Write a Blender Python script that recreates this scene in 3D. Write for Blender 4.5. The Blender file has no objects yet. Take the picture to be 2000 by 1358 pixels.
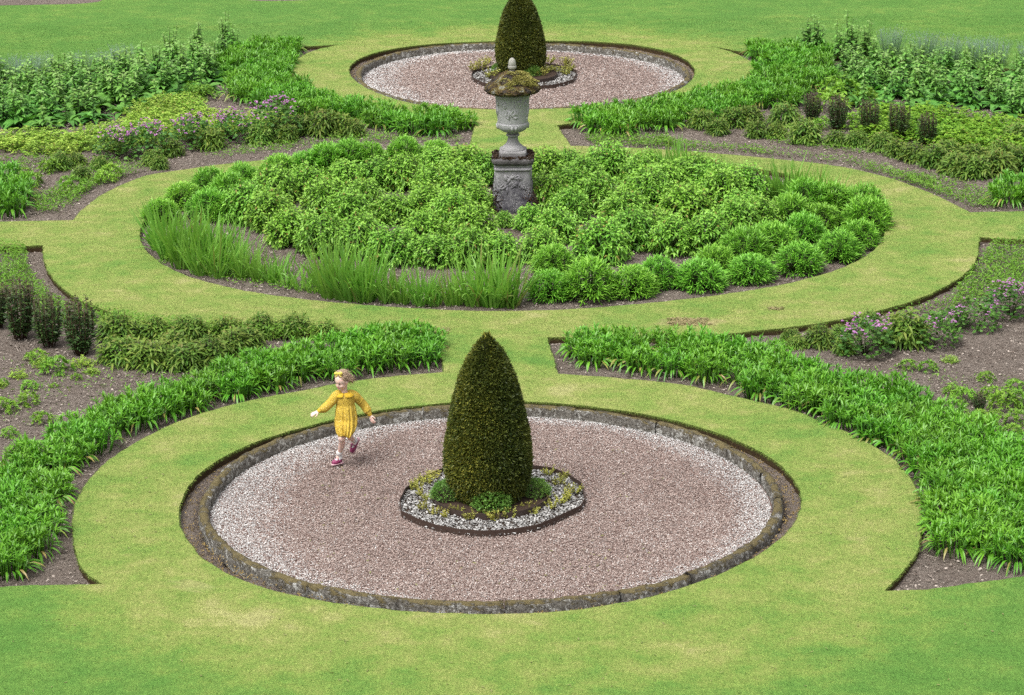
import bpy, math
import numpy as np
from mathutils import Vector, Matrix
from mathutils.geometry import delaunay_2d_cdt

rng = np.random.default_rng(7)
R = math.radians
scene = bpy.context.scene
C = scene.collection

# ------------------------------------------------------------------ camera
S = 1.6
CAM_H = 6.0 * S
FOC, PITCH, ROLL = 5338.0, 0.3088, -0.0105
_cp, _sp, _cr, _sr = math.cos(PITCH), math.sin(PITCH), math.cos(ROLL), math.sin(ROLL)

def ray(px, py):
    u, v = (px - 1000) / FOC, -(py - 679) / FOC
    u, v = _cr * u - _sr * v, _sr * u + _cr * v
    return np.array([u, _cp + v * _sp, -_sp + v * _cp])

def at(px, py, z=0.0):
    """the point of the level z that the photograph shows at px, py (pixels of the 2000 px photo)"""
    d = ray(px, py)
    t = (z - CAM_H) / d[2]
    return np.array([d[0] * t, d[1] * t, z])

cd = bpy.data.cameras.new('camera')
cam = bpy.data.objects.new('camera', cd)
C.objects.link(cam)
F = Vector((0, _cp, -_sp)); X = Vector((1, 0, 0)); U = Vector((0, _sp, _cp))
cx_ = _cr * X + _sr * U
cy_ = -_sr * X + _cr * U
M = Matrix((cx_, cy_, -F)).transposed().to_4x4()
M.translation = (0, 0, CAM_H)
cam.matrix_world = M
cd.sensor_width = 36
cd.lens = FOC / 2000 * 36
cd.clip_end = 1000
scene.camera = cam

# levels
ZS = -0.08      # soil of the beds
ZG = -0.13      # gravel
ZM = -0.075      # soil round the kerb

# ------------------------------------------------------------------ materials
def new_mat(name):
    m = bpy.data.materials.new(name)
    m.use_nodes = True
    nt = m.node_tree
    nt.nodes.clear()
    out = nt.nodes.new('ShaderNodeOutputMaterial')
    return m, nt, out

class N:
    """tiny node helper"""
    def __init__(s, nt): s.nt = nt
    def node(s, t, **kw):
        n = s.nt.nodes.new(t)
        for k, v in kw.items(): setattr(n, k, v)
        return n
    def link(s, a, b): s.nt.links.new(a, b)
    def _in(s, sock, v):
        if isinstance(v, bpy.types.NodeSocket): s.link(v, sock)
        elif v is not None:
            if sock.type == 'RGBA' and len(v) == 3: v = (*v, 1)
            sock.default_value = v
    def math(s, op, a, b=None, c=None, clamp=False):
        n = s.node('ShaderNodeMath', operation=op, use_clamp=clamp)
        for i, v in enumerate((a, b, c)): s._in(n.inputs[i], v)
        return n.outputs[0]
    def vmath(s, op, a, b=None):
        n = s.node('ShaderNodeVectorMath', operation=op)
        s._in(n.inputs[0], a); s._in(n.inputs[1], b)
        return n.outputs['Value'] if op in ('LENGTH', 'DISTANCE', 'DOT_PRODUCT') else n.outputs[0]
    def noise(s, vec, scale, detail=3, rough=.55, dist=0, col=False):
        n = s.node('ShaderNodeTexNoise')
        s._in(n.inputs['Vector'], vec)
        n.inputs['Scale'].default_value = scale; n.inputs['Detail'].default_value = detail
        n.inputs['Roughness'].default_value = rough; n.inputs['Distortion'].default_value = dist
        return n.outputs['Color'] if col else n.outputs['Fac']
    def voro(s, vec, scale, out='Distance', feature='F1'):
        n = s.node('ShaderNodeTexVoronoi', feature=feature)
        s._in(n.inputs['Vector'], vec); n.inputs['Scale'].default_value = scale
        return n.outputs[out]
    def ramp(s, fac, stops, interp='LINEAR'):
        n = s.node('ShaderNodeValToRGB')
        n.color_ramp.interpolation = interp
        e = n.color_ramp.elements
        while len(e) < len(stops): e.new(.5)
        for k, (p, c) in enumerate(stops):
            e[k].position = p
            e[k].color = (*c, 1) if not isinstance(c, (int, float)) else (c, c, c, 1)
        s._in(n.inputs[0], fac)
        return n.outputs[0]
    def mix(s, f, a, b, blend='MIX'):
        n = s.node('ShaderNodeMix', data_type='RGBA', blend_type=blend)
        s._in(n.inputs[0], f); s._in(n.inputs[6], a); s._in(n.inputs[7], b)
        return n.outputs[2]
    def maprange(s, v, a, b, c=0, d=1, smooth=False):
        n = s.node('ShaderNodeMapRange', interpolation_type='SMOOTHSTEP' if smooth else 'LINEAR')
        s._in(n.inputs[0], v)
        for i, q in enumerate((a, b, c, d)): n.inputs[i + 1].default_value = q
        return n.outputs[0]
    def scale(s, vec, v):
        n = s.node('ShaderNodeMapping')
        s._in(n.inputs[0], vec); n.inputs['Scale'].default_value = v
        return n.outputs[0]
    def bump(s, h, strength, dist=.01):
        n = s.node('ShaderNodeBump')
        s._in(n.inputs['Height'], h); n.inputs['Strength'].default_value = strength; n.inputs['Distance'].default_value = dist
        return n.outputs[0]
    def bsdf(s, col, rough=.8, normal=None, spec=.3):
        n = s.node('ShaderNodeBsdfPrincipled')
        s._in(n.inputs['Base Color'], col); s._in(n.inputs['Roughness'], rough)
        n.inputs['Specular IOR Level'].default_value = spec
        if normal is not None: s.link(normal, n.inputs['Normal'])
        return n.outputs[0]
    def pos(s): return s.node('ShaderNodeNewGeometry').outputs['Position']
    def obj(s): return s.node('ShaderNodeTexCoord').outputs['Object']

def leaf_mat(name, dark, light, flag=(.3, .25, .05), tip=None, trans=.3, rough=.45, spec=.35, ovar=.22, young=None):
    """leaf colours: dark..light by leaf, the attribute's g runs along the leaf, b > .5 marks flowers / dry leaves, a = young shoots"""
    m, nt, out = new_mat(name)
    n = N(nt)
    a = n.node('ShaderNodeAttribute', attribute_name='leafcol')
    sep = n.node('ShaderNodeSeparateColor')
    n.link(a.outputs['Color'], sep.inputs[0])
    col = n.mix(sep.outputs[0], dark, light)
    if young is not None: col = n.mix(a.outputs['Alpha'], col, young)
    if tip is not None: col = n.mix(n.math('MULTIPLY', sep.outputs[1], .6), col, tip)
    col = n.mix(sep.outputs[2], col, flag)
    oi = n.node('ShaderNodeObjectInfo')
    hv = n.node('ShaderNodeHueSaturation')
    n.link(n.maprange(oi.outputs['Random'], 0, 1, 1 - ovar, 1 + ovar), hv.inputs['Value'])
    r2 = n.math('FRACT', n.math('MULTIPLY', oi.outputs['Random'], 17.31))
    n.link(n.maprange(r2, 0, 1, .492, .508), hv.inputs['Hue'])
    n.link(col, hv.inputs['Color'])
    col = hv.outputs[0]
    p = n.bsdf(col, rough, None, spec)
    if trans:
        t = n.node('ShaderNodeBsdfTranslucent')
        tc = n.mix(1, col, (1.0, 1.0, .55), 'MULTIPLY')
        n.link(tc, t.inputs[0])
        mx = n.node('ShaderNodeMixShader')
        mx.inputs[0].default_value = trans
        n.link(p, mx.inputs[1]); n.link(t.outputs[0], mx.inputs[2])
        p = mx.outputs[0]
    n.link(p, out.inputs[0])
    return m

def plain_mat(name, col, rough=.7, spec=.3, var=.15, vs=40, bump=.0, bs=150):
    m, nt, out = new_mat(name)
    n = N(nt)
    o = n.obj()
    f = n.noise(o, vs, 4)
    c = n.mix(f, tuple(max(0, x * (1 - var)) for x in col), tuple(x * (1 + var) for x in col))
    nm = n.bump(n.noise(o, bs, 3), bump, .005) if bump else None
    n.link(n.bsdf(c, rough, nm, spec), out.inputs[0])
    return m

# ------------------------------------------------------------------ objects
def tag(o, label=None, cat=None, group=None, kind=None):
    if label: o['label'] = label
    if cat: o['category'] = cat
    if group: o['group'] = group
    if kind: o['kind'] = kind
    return o

def link_mesh(name, me, mats, parent=None):
    o = bpy.data.objects.new(name, me)
    C.objects.link(o)
    for m in (mats if isinstance(mats, (list, tuple)) else [mats]): me.materials.append(m)
    if parent: o.parent = parent
    return o

def empty(name, loc, rz=0):
    o = bpy.data.objects.new(name, None)
    o.empty_display_size = .1
    C.objects.link(o)
    o.location = loc
    o.rotation_euler = (0, 0, rz)
    return o

def copy_tree(o, parent=None):
    c = o.copy()
    C.objects.link(c)
    c.parent = parent
    for ch in [x for x in list(C.objects) if x.parent == o]: copy_tree(ch, c)
    return c

class MB:
    """numpy mesh builder"""
    def __init__(s): s.v, s.f, s.c, s.mi, s.n = [], [], [], [], 0
    def add(s, v, f, col=None, mi=0):
        v = np.asarray(v, float); f = np.asarray(f, int)
        if f.shape[1] == 3: f = np.concatenate([f, -np.ones((len(f), 1), int) - s.n], 1)
        s.v.append(v); s.f.append(f + s.n)
        s.c.append(np.tile([.5, 0, 0, 0], (len(v), 1)) if col is None else np.asarray(col, float))
        s.mi.append(np.full(len(f), mi)); s.n += len(v)
    def mesh(s, name, smooth=True):
        v = np.concatenate(s.v); f = np.concatenate(s.f); c = np.concatenate(s.c); mi = np.concatenate(s.mi)
        me = bpy.data.meshes.new(name)
        tri = f[:, 3] < 0
        tot = np.where(tri, 3, 4)
        keep = np.ones(f.shape, bool); keep[tri, 3] = False
        me.vertices.add(len(v)); me.vertices.foreach_set('co', v.ravel())
        me.loops.add(int(tot.sum())); me.loops.foreach_set('vertex_index', f[keep])
        me.polygons.add(len(f))
        me.polygons.foreach_set('loop_start', np.concatenate([[0], np.cumsum(tot)[:-1]]))
        me.polygons.foreach_set('loop_total', tot)
        me.polygons.foreach_set('material_index', mi)
        me.polygons.foreach_set('use_smooth', np.full(len(f), smooth))
        me.update(calc_edges=True)
        a = me.attributes.new('leafcol', 'FLOAT_COLOR', 'POINT')
        a.data.foreach_set('color', c.ravel().astype(np.float32))
        return me
    def build(s, name, mats, parent=None, smooth=True):
        return link_mesh(name, s.mesh(name, smooth), mats, parent)

def unit(a): return a / np.maximum(np.linalg.norm(a, axis=-1, keepdims=True), 1e-9)

def sph(az, el): return np.stack([np.cos(az) * np.cos(el), np.sin(az) * np.cos(el), np.sin(el)], -1)

PROF = {'lance': [0.25, .85, 1, .6, .04], 'blade': [.8, 1, .9, .65, .05], 'round': [.2, .95, 1, .9, .25], 'oval': [.2, 1, .95, .55, .05], 'needle': [.7, 1, .8, .05]}

def leaves(mb, base, d, L, W, droop=.2, prof='lance', nseg=None, fold=.0, flag=None, young=None, roll=.5, mi=0, var=None):
    """a batch of leaf blades: base (n,3), direction d (n,3), length, width, droop by gravity"""
    n = len(base)
    if n == 0: return
    base = np.asarray(base, float); d = unit(np.asarray(d, float))
    L = np.broadcast_to(np.asarray(L, float), (n,)); W = np.broadcast_to(np.asarray(W, float), (n,)); droop = np.broadcast_to(np.asarray(droop, float), (n,))
    w = np.array(PROF[prof])
    if nseg and nseg + 1 != len(w):
        w = np.interp(np.linspace(0, 1, nseg + 1), np.linspace(0, 1, len(w)), w)
    k = len(w); t = np.linspace(0, 1, k)
    side = np.cross(d, [0, 0, 1.0]); bad = np.linalg.norm(side, axis=1) < .05
    side[bad] = [1, 0, 0]
    side = unit(side)
    nor = np.cross(side, d)
    a = rng.normal(0, roll, n)[:, None]
    side = side * np.cos(a) + nor * np.sin(a); nor = np.cross(side, d)
    P = base[:, None] + d[:, None] * (L[:, None] * t)[..., None]
    P[..., 2] -= (L * droop)[:, None] * t ** 2
    hw = .5 * W[:, None] * w
    l = P - side[:, None] * hw[..., None]; r = P + side[:, None] * hw[..., None]
    var = rng.random(n) if var is None else var
    fl = np.zeros(n) if flag is None else np.asarray(flag, float)
    yg = np.zeros(n) if young is None else np.asarray(young, float)
    def cols(m):
        c = np.empty((n, k, m, 4)); c[..., 0] = var[:, None, None]; c[..., 1] = t[None, :, None]; c[..., 2] = fl[:, None, None]; c[..., 3] = yg[:, None, None]
        return c.reshape(-1, 4)
    if fold:
        md = P - nor[:, None] * (hw * fold)[..., None]
        V = np.stack([l, md, r], 2).reshape(-1, 3); m = 3
    else:
        V = np.stack([l, r], 2).reshape(-1, 3); m = 2
    b = (np.arange(n) * k * m)[:, None] + (np.arange(k - 1) * m)[None]
    b = b.reshape(-1)
    q = [np.stack([b + j, b + j + 1, b + m + j + 1, b + m + j], 1) for j in range(m - 1)]
    mb.add(V, np.concatenate(q), cols(m), mi)

def tube(mb, pts, rad, sides=6, col=None, mi=0, cap=True):
    pts = np.asarray(pts, float); k = len(pts)
    rad = np.broadcast_to(np.asarray(rad, float), (k,))
    tan = unit(np.gradient(pts, axis=0))
    ref = np.array([1.0, 0, 0]) if abs(tan[0][0]) < .8 else np.array([0, 1.0, 0])
    a = unit(np.cross(tan, ref)); b = np.cross(tan, a)
    th = np.linspace(0, 2 * np.pi, sides, endpoint=False)
    V = pts[:, None] + rad[:, None, None] * (a[:, None] * np.cos(th)[None, :, None] + b[:, None] * np.sin(th)[None, :, None])
    i = np.arange(k - 1)[:, None] * sides; j = np.arange(sides)[None]; j2 = (j + 1) % sides
    q = np.stack([i + j, i + j2, i + sides + j2, i + sides + j], -1).reshape(-1, 4)
    V = V.reshape(-1, 3)
    if cap:
        V = np.concatenate([V, pts[:1], pts[-1:]])
        e = len(V)
        jj = np.arange(sides); j2 = (jj + 1) % sides
        c0 = np.stack([np.full(sides, e - 2), j2, jj, jj], 1)[:, :3]
        c1 = np.stack([np.full(sides, e - 1), (k - 1) * sides + jj, (k - 1) * sides + j2], 1)
        n0 = mb.n
        cc = None if col is None else np.tile(col, (len(V), 1))
        mb.add(V, q, cc, mi)
        for cf in (c0, c1):
            f = np.concatenate([cf + n0, -np.ones((sides, 1), int)], 1)
            mb.f.append(f); mb.mi.append(np.full(sides, mi))
    else:
        mb.add(V, q, None if col is None else np.tile(col, (len(V), 1)), mi)

def dome_points(n, r, h, z0=0.0, up=0.0, jitter=.12, full=False):
    """points spread over a dome and the outward directions there"""
    i = np.arange(n) + .5
    z = 1 - i / n * (1.0 if not full else 1.25)
    az = i * 2.399963 + rng.normal(0, .25, n)
    q = np.sqrt(np.maximum(1 - z ** 2, 0))
    P = np.stack([q * np.cos(az), q * np.sin(az), z], 1)
    s = 1 + rng.normal(0, jitter, n)
    pos = P * s[:, None] * [r, r, h] + [0, 0, z0]
    pos[:, 2] = np.maximum(pos[:, 2], .015)
    return pos, unit(P + [0, 0, up])

# ------------------------------------------------------------------ outlines on the ground
def world(pts, z=0.0): return np.array([at(x, y, z)[:2] for x, y in pts])

def smooth(P, k=6):
    """Catmull-Rom through an open polyline"""
    P = np.asarray(P, float)
    Q = np.concatenate([[2 * P[0] - P[1]], P, [2 * P[-1] - P[-2]]])
    out = []
    t = np.linspace(0, 1, k, endpoint=False)[:, None]
    for i in range(1, len(Q) - 2):
        a, b, c, d = Q[i - 1:i + 3]
        out.append(.5 * (2 * b + (c - a) * t + (2 * a - 5 * b + 4 * c - d) * t ** 2 + (3 * b - a - 3 * c + d) * t ** 3))
    out.append(P[-1:])
    return np.concatenate(out)

def chain(*pieces, z=0.0):
    return np.concatenate([smooth(world(p, z)) if len(p) > 2 else world(p, z) for p in pieces])

def fourier_ring(pts, centre, order=4, n=160, grow=0.0):
    d = pts - centre
    th, r = np.arctan2(d[:, 1], d[:, 0]), np.hypot(d[:, 0], d[:, 1])
    def basis(t): return np.stack([np.ones_like(t)] + [f(k * t) for k in range(1, order + 1) for f in (np.cos, np.sin)], 1)
    A = basis(th)
    reg = np.diag([0] + [.02 * k ** 2 for k in range(1, order + 1) for _ in (0, 1)])
    co = np.linalg.solve(A.T @ A + reg, A.T @ r)
    t = np.linspace(0, 2 * np.pi, n, endpoint=False)
    return t, basis(t) @ co + grow, centre

def ring_xy(t, r, c): return np.stack([c[0] + r * np.cos(t), c[1] + r * np.sin(t)], 1)

AX = 0.0184
AXD = np.array([math.sin(AX), math.cos(AX)]); AXN = np.array([AXD[1], -AXD[0]])
C0 = np.array([-0.118, 15.7405]) * S
C1 = C0 + AXD * 6.3542 * S
C2 = C0 + AXD * 12.394 * S

gb = [(409.5,996.5),(430.5,962.5),(463,930),(515.6,897.5),(664,848.7),(1300,849.5),(1380.5,884.5),(1447.8,918.7),(1486.5,948.6),(1507.7,975),(880,816),(1028,814),(1132,820)]
kt = [(446,1060),(528,1106),(729,1156),(960,1173),(1150,1160),(1500.6,1024),(1440.8,1070),(1352.8,1105.3),(1300,1126.4)]
fb = [(713,154),(765.5,119),(846,105),(965,98),(1070,99.8),(1175,105),(1262.5,119),(1315,136.5),(1331,157.5)]
ff = [(730.5,171.5),(807.5,196),(895,207),(1070,209),(1175,201),(1280,182)]
moatA = [(461,880),(398,918.7),(366,957),(348.5,996),(352,1038),(373,1070),(405,1094.7),(457.6,1126),(528,1151),(598,1170),(700,1184),(830,1195),(960,1199),(1100,1194),(1200,1181),(1300,1158),(1370,1133),(1440.8,1105),(1511,1066.5),(1546,1031),(1562,996),(1560.5,957.4),(1543,925.8),(1511,897.6),(1490,883.5),(1457,868),(1387,843),(1300,816),(1200,800),(1120,791),(1024,787),(880,789),(808,797),(720,809),(600,834),(528,851)]
moatB = [(680,143.5),(695.5,119),(737.5,101.5),(790,92),(860,85),(965,81),(1070,80),(1157.5,81.5),(1245,88),(1304.5,101.5),(1346,122.5),(1359.5,136.5),(1352,154),(1321,175),(1297,186.5),(1210,203),(1105,212),(1000,213),(895,212),(790,198),(720,175),(695.5,156)]
cbed = [(275,443.5),(280,475),(304.5,506.5),(350,534.5),(402.5,552),(490,569.5),(595,583.5),(700,594),(800,603),(960,608),(1120,603),(1240,594),(1400,580),(1300,587),(1440,571),(1552,548.5),(1650,522),(1702.5,494),(1727,450.5),(1718,415),(1660,375),(1560,345),(1400,322),(1200,312),(1075,312),(900,306),(700,312),(560,328),(400,362),(310,400)]

kerbA = fourier_ring(np.concatenate([world(gb, ZG), world(kt, -.005)]), C0, 3)
kerbB = fourier_ring(np.concatenate([world(fb, ZG), world(ff, -.005)]), C2, 3)
holeA = ring_xy(*fourier_ring(world(moatA), C0, 6))
holeB = ring_xy(*fourier_ring(world(moatB), C2, 6))
holeC = ring_xy(*fourier_ring(world(cbed), C1, 6))
# keep the turf clear of the kerb
KW = .104
def clear(hole, kerb, gap=.015):
    t, r, c = kerb
    d = hole - c
    th = np.arctan2(d[:, 1], d[:, 0]) % (2 * np.pi); rr = np.hypot(d[:, 0], d[:, 1])
    kr = np.interp(th, np.append(t, 2 * np.pi), np.append(r, r[0])) + KW + gap
    return c + d * (np.maximum(rr, kr) / rr)[:, None]
holeA, holeB = clear(holeA, kerbA), clear(holeB, kerbB)

ringA_left = [(868,727),(780,734),(680,746),(595,762),(455,790),(350,823),(273,860),(225,890.5),(186.5,922),(158,961),(143,999.7),(145,1063),(163,1112),(200.6,1140.5)]
ringA_right = [(1090,730),(1200,738),(1335,751.5),(1440,776),(1545,800.5),(1615,828.5),(1685,860),(1737.5,891.5),(1771.7,925.8),(1792.8,964.5),(1800,999.7),(1797,1049),(1787,1084),(1757.6,1122.9),(1726,1154.5)]
holeD = chain(ringA_left, [(190,1141),(100,1143),(0,1146),(-500,1175)], [(-500,1174),(-500,492)], [(-499,490),(0,482),(84,478.5)],
              [(84.5,479),(87.5,513.5),(105,545),(140,576.5),(175,594),(238,617),(322,630),(450,642),(600,648),(853,649)])
holeE = chain(ringA_right, [(1727,1154.4),(1828,1149),(2000,1126),(2500,1060)], [(2500,1059),(2500,490)], [(2499,489),(2000,468),(1912.5,463)],
              [(1912.4,464),(1909,499.5),(1891.5,527.5),(1853,555.5),(1797,582),(1720,606),(1601,631),(1475,646.5),(1391,654),(1250,659),(1068,659)])
holeF = chain([(143.5,429),(164.5,406),(210,374.5),(280,345),(350,332.5),(455,318.5),(595,306),(700,297),(825,289),(917,283.5)],
              [(930,238),(800,227),(690,210),(610,188),(570,168),(557,145),(575,120),(610,100),(661,87.5)], [(660,87.3),(500,98),(300,122),(150,140),(0,152),(-500,190)],
              [(-500,191),(-500,442)], [(-499,443),(0,433),(143,430)])
holeG = chain([(1895,415),(1842,388.5),(1790,366),(1720,343),(1632,324),(1510,310),(1370,297.5),(1240,289),(1115,285)],
              [(1087,245),(1200,228),(1330,207),(1430,185),(1475,155),(1482,136.5),(1465,119),(1432,103),(1391,90.5)], [(1392,90.4),(1461,102),(1600,108),(1750,116),(1900,128),(2000,138),(2500,200)],
              [(2500,201),(2500,407)], [(2499,408),(2000,413),(1897,414.8)])
holeH = chain([(-400,20),(0,11),(140,8),(190,4),(203,-2)], [(203,-4),(190,-30),(-400,-30)])
holeI = chain([(468,-1),(520,2),(600,0),(640,-6)], [(640,-7),(560,-22),(480,-20)])

def inside(pt, poly):
    x, y = pt[..., 0], pt[..., 1]
    r = np.zeros(x.shape, bool)
    x0, y0 = poly[:, 0], poly[:, 1]
    x1, y1 = np.roll(x0, -1), np.roll(y0, -1)
    for a, b, c, d in zip(x0, y0, x1, y1):
        if b == d: continue
        r ^= ((b > y) != (d > y)) & (x < (c - a) * (y - b) / (d - b) + a)
    return r

def poly_dist(pt, poly):
    """distance from points to a closed outline"""
    best = np.full(len(pt), 1e9)
    q = np.roll(poly, -1, 0)
    for a, b in zip(poly, q):
        ab = b - a; L = ab @ ab
        if L < 1e-12: continue
        t = np.clip(((pt - a) @ ab) / L, 0, 1)
        best = np.minimum(best, np.hypot(*(pt - a - t[:, None] * ab).T))
    return best

def scatter(poly, spacing, z, n_try=6000, seed=1, world_poly=False, zpoly=None):
    g = np.random.default_rng(seed)
    P = poly if world_poly else world(poly, z if zpoly is None else zpoly)
    lo, hi = P.min(0), P.max(0)
    pts = lo + g.random((n_try, 2)) * (hi - lo)
    pts = pts[inside(pts, P)]
    out = []
    for p in pts:
        if not out or np.min(np.hypot(*(np.array(out) - p).T)) > spacing: out.append(p)
    return np.array(out)

# ------------------------------------------------------------------ lawn
HOLES = [holeA, holeB, holeC, holeD, holeE, holeF, holeG, holeH, holeI]

def lawn_mat():
    m, nt, out = new_mat('lawn grass')
    n = N(nt)
    p = n.pos()
    p2 = n.vmath('MULTIPLY', p, (1, 1, 0))
    def dist(c): return n.vmath('DISTANCE', p2, (float(c[0]), float(c[1]), 0))
    # dry worn turf close round the circles
    d0 = n.maprange(dist(C0), 3.9, 5.6, 1, 0, True)
    d2 = n.maprange(dist(C2), 3.9, 5.3, 1, 0, True)
    rel = n.vmath('MULTIPLY', n.vmath('SUBTRACT', p2, (float(C1[0]), float(C1[1]), 0)), (1, 1.22, 0))
    d1 = n.maprange(n.vmath('LENGTH', rel), 6.0, 8.6, 1, 0, True)
    ring = n.math('MAXIMUM', n.math('MAXIMUM', d0, d2), d1)
    big = n.noise(p2, .55, 4, .55, .3)
    str_ = n.noise(n.scale(p2, (1.0, 1.35, 1)), 1.25, 6, .64, .5)
    med = n.noise(p2, 3.2, 4, .6)
    fine = n.noise(p2, 60, 3, .7)
    vfine = n.noise(n.scale(p2, (1, .55, 1)), 190, 2, .7)
    dry = n.math('ADD', n.math('MULTIPLY', ring, .5), n.math('MULTIPLY', n.math('SUBTRACT', str_, .5), .85))
    dry = n.math('ADD', dry, n.math('MULTIPLY', n.math('SUBTRACT', big, .5), .75))
    dry = n.math('ADD', dry, n.math('MULTIPLY', n.math('SUBTRACT', med, .5), .9))
    dry = n.math('ADD', dry, n.math('MULTIPLY', n.math('SUBTRACT', fine, .5), .9))
    dry = n.math('ADD', dry, .12, clamp=True)
    dry = n.math('MINIMUM', dry, n.math('ADD', n.math('MULTIPLY', ring, .4), .5))
    col = n.ramp(dry, [(0, (.088, .2, .037)), (.28, (.122, .232, .045)), (.52, (.18, .262, .056)), (.8, (.262, .292, .086)), (1, (.39, .36, .17))])
    # scorched / bare patches
    pt = n.noise(n.scale(p2, (.7, 1.2, 1)), 1.1, 4, .6, .2)
    bare = n.math('MULTIPLY', n.maprange(pt, .66, .74, 0, 1, True), n.maprange(ring, .6, 1, 0, 1))
    col = n.mix(n.math('MULTIPLY', bare, .3), col, (.46, .37, .2))
    sc_ = at(1352, 629, 0)
    sd_ = n.vmath('LENGTH', n.vmath('MULTIPLY', n.vmath('SUBTRACT', p2, (float(sc_[0]), float(sc_[1]), 0)), (1, 2.2, 0)))
    scr = n.maprange(n.math('ADD', sd_, n.math('MULTIPLY', n.math('SUBTRACT', n.noise(p2, 6, 5, .7), .5), .7)), .12, .5, 1, 0, True)
    col = n.mix(n.math('MULTIPLY', scr, .75), col, n.mix(fine, (.22, .15, .08), (.5, .41, .24)))
    # single blades, clover and daisies
    spk = n.maprange(vfine, .3, .72, .64, 1.36)
    col = n.mix(1, col, spk, 'MULTIPLY')
    bl = n.math('MULTIPLY', n.maprange(fine, .25, .75, .66, 1.34), n.maprange(n.noise(n.scale(p2, (1, .6, 1)), 22, 4, .7), .3, .7, .8, 1.2))
    col = n.mix(1, col, bl, 'MULTIPLY')
    h = n.math('ADD', n.math('MULTIPLY', vfine, .6), n.math('MULTIPLY', fine, .7))
    h = n.math('ADD', h, n.math('MULTIPLY', med, 1.5))
    n.link(n.bsdf(col, .85, n.bump(h, .55, .03), .12), out.inputs[0])
    return m

def edge_mat():
    m, nt, out = new_mat('cut turf edge')
    n = N(nt)
    p = n.pos()
    f = n.noise(p, 30, 4, .65)
    z = n.node('ShaderNodeSeparateXYZ'); n.link(p, z.inputs[0])
    g = n.math('ADD', n.maprange(z.outputs[2], -.05, -.008, 0, 1), n.math('MULTIPLY', n.math('SUBTRACT', f, .5), 1.1), clamp=True)
    col = n.mix(g, n.mix(f, (.035, .022, .012), (.085, .055, .03)), n.mix(f, (.06, .08, .02), (.15, .18, .045)))
    n.link(n.bsdf(col, .95, n.bump(n.noise(p, 90, 3), .8, .02), .1), out.inputs[0])
    return m

M_LAWN, M_EDGE = lawn_mat(), edge_mat()

def resample(P, step=.07):
    Q = np.concatenate([P, P[:1]])
    out = []
    for a, b in zip(Q[:-1], Q[1:]):
        k = max(1, min(60, int(np.hypot(*(b - a)) / step)))
        if np.hypot(*(b - a)) < .004: continue
        out.append(a + (b - a) * np.linspace(0, 1, k, endpoint=False)[:, None])
    return np.concatenate(out)

def build_lawn():
    loops = []
    for h in HOLES:
        q = resample(h)
        e = np.roll(q, -1, 0) - np.roll(q, 1, 0)
        nrm = unit(np.stack([e[:, 1], -e[:, 0]], 1))
        w = np.cumsum(rng.normal(0, 1, len(q))); w = w - np.linspace(w[0], w[-1], len(w))
        w = rng.normal(0, .006, len(q))                     # a hand-cut edge is never quite true
        loops.append(q + nrm * w[:, None])
    outer = np.array([[-150, -30], [150, -30], [150, 260], [-150, 260]], float)
    pts = [outer]; edges = [[(i, (i + 1) % 4) for i in range(4)]]
    n = 4
    for q in loops:
        k = len(q)
        pts.append(q); edges.append([(n + i, n + (i + 1) % k) for i in range(k)]); n += k
    gx, gy = np.meshgrid(np.arange(-14, 14.1, .8), np.arange(14, 60, .8))
    g = np.stack([gx.ravel(), gy.ravel()], 1) + rng.normal(0, .05, (gx.size, 2))
    pts.append(g)
    P = np.concatenate(pts)
    E = [e for l in edges for e in l]
    vo, eo, fo, *_ = delaunay_2d_cdt([Vector(p) for p in P], E, [], 0, 1e-5)
    V = np.array([(v.x, v.y, 0) for v in vo]); Fc = np.array([f for f in fo if len(f) == 3])
    cen = V[Fc].mean(1)[:, :2]
    keep = np.ones(len(Fc), bool)
    for q in loops: keep &= ~inside(cen, q)
    mb = MB()
    mb.add(V, Fc[keep])
    for q in loops:                                          # the cut sides of the turf
        k = len(q)
        c = q.mean(0)
        W = np.concatenate([np.c_[q, np.zeros(k)], np.c_[q, np.full(k, -.2)]])
        i = np.arange(k); j = (i + 1) % k
        mb.add(W, np.stack([i, j, k + j, k + i], 1), None, 1)
    o = mb.build('lawn', [M_LAWN, M_EDGE], smooth=False)
    tag(o, kind='structure')
    return loops
LOOPS = build_lawn()

# ragged grass fringe that hangs over the cut edges
def edge_fringe():
    mb = MB()
    for q, dens in zip(LOOPS, (1, .8, 1, 1, 1, .8, .8, .4, .4)):
        e = np.roll(q, -1, 0) - q
        L = np.hypot(e[:, 0], e[:, 1])
        area = .5 * np.sum(q[:, 0] * np.roll(q[:, 1], -1) - np.roll(q[:, 0], -1) * q[:, 1])
        inn = unit(np.stack([-e[:, 1], e[:, 0]], 1)) * np.sign(area)      # towards the hole
        near = (q[:, 1] < 60) & (np.abs(q[:, 0]) < 14)
        k = np.where(near)[0]
        m = int(L[k].sum() * 330 * dens)
        if m == 0: continue
        i = rng.choice(k, m, p=L[k] / L[k].sum())
        b = q[i] + e[i] * rng.random(m)[:, None] - inn[i] * np.abs(rng.normal(0, .012, m))[:, None]
        d = np.c_[inn[i] * rng.uniform(.1, 1, m)[:, None] + rng.normal(0, .35, (m, 2)), rng.uniform(.2, 1, m)]
        leaves(mb, np.c_[b, np.full(m, -.008)], d, rng.uniform(.02, .042, m), rng.uniform(.003, .006, m), .7, 'blade', 2, 0)
    o = mb.build('grass_fringe', leaf_mat('fringe grass', (.09, .17, .03), (.22, .29, .06), trans=.2, spec=.15, ovar=0))
    tag(o, kind='stuff')
edge_fringe()

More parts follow.
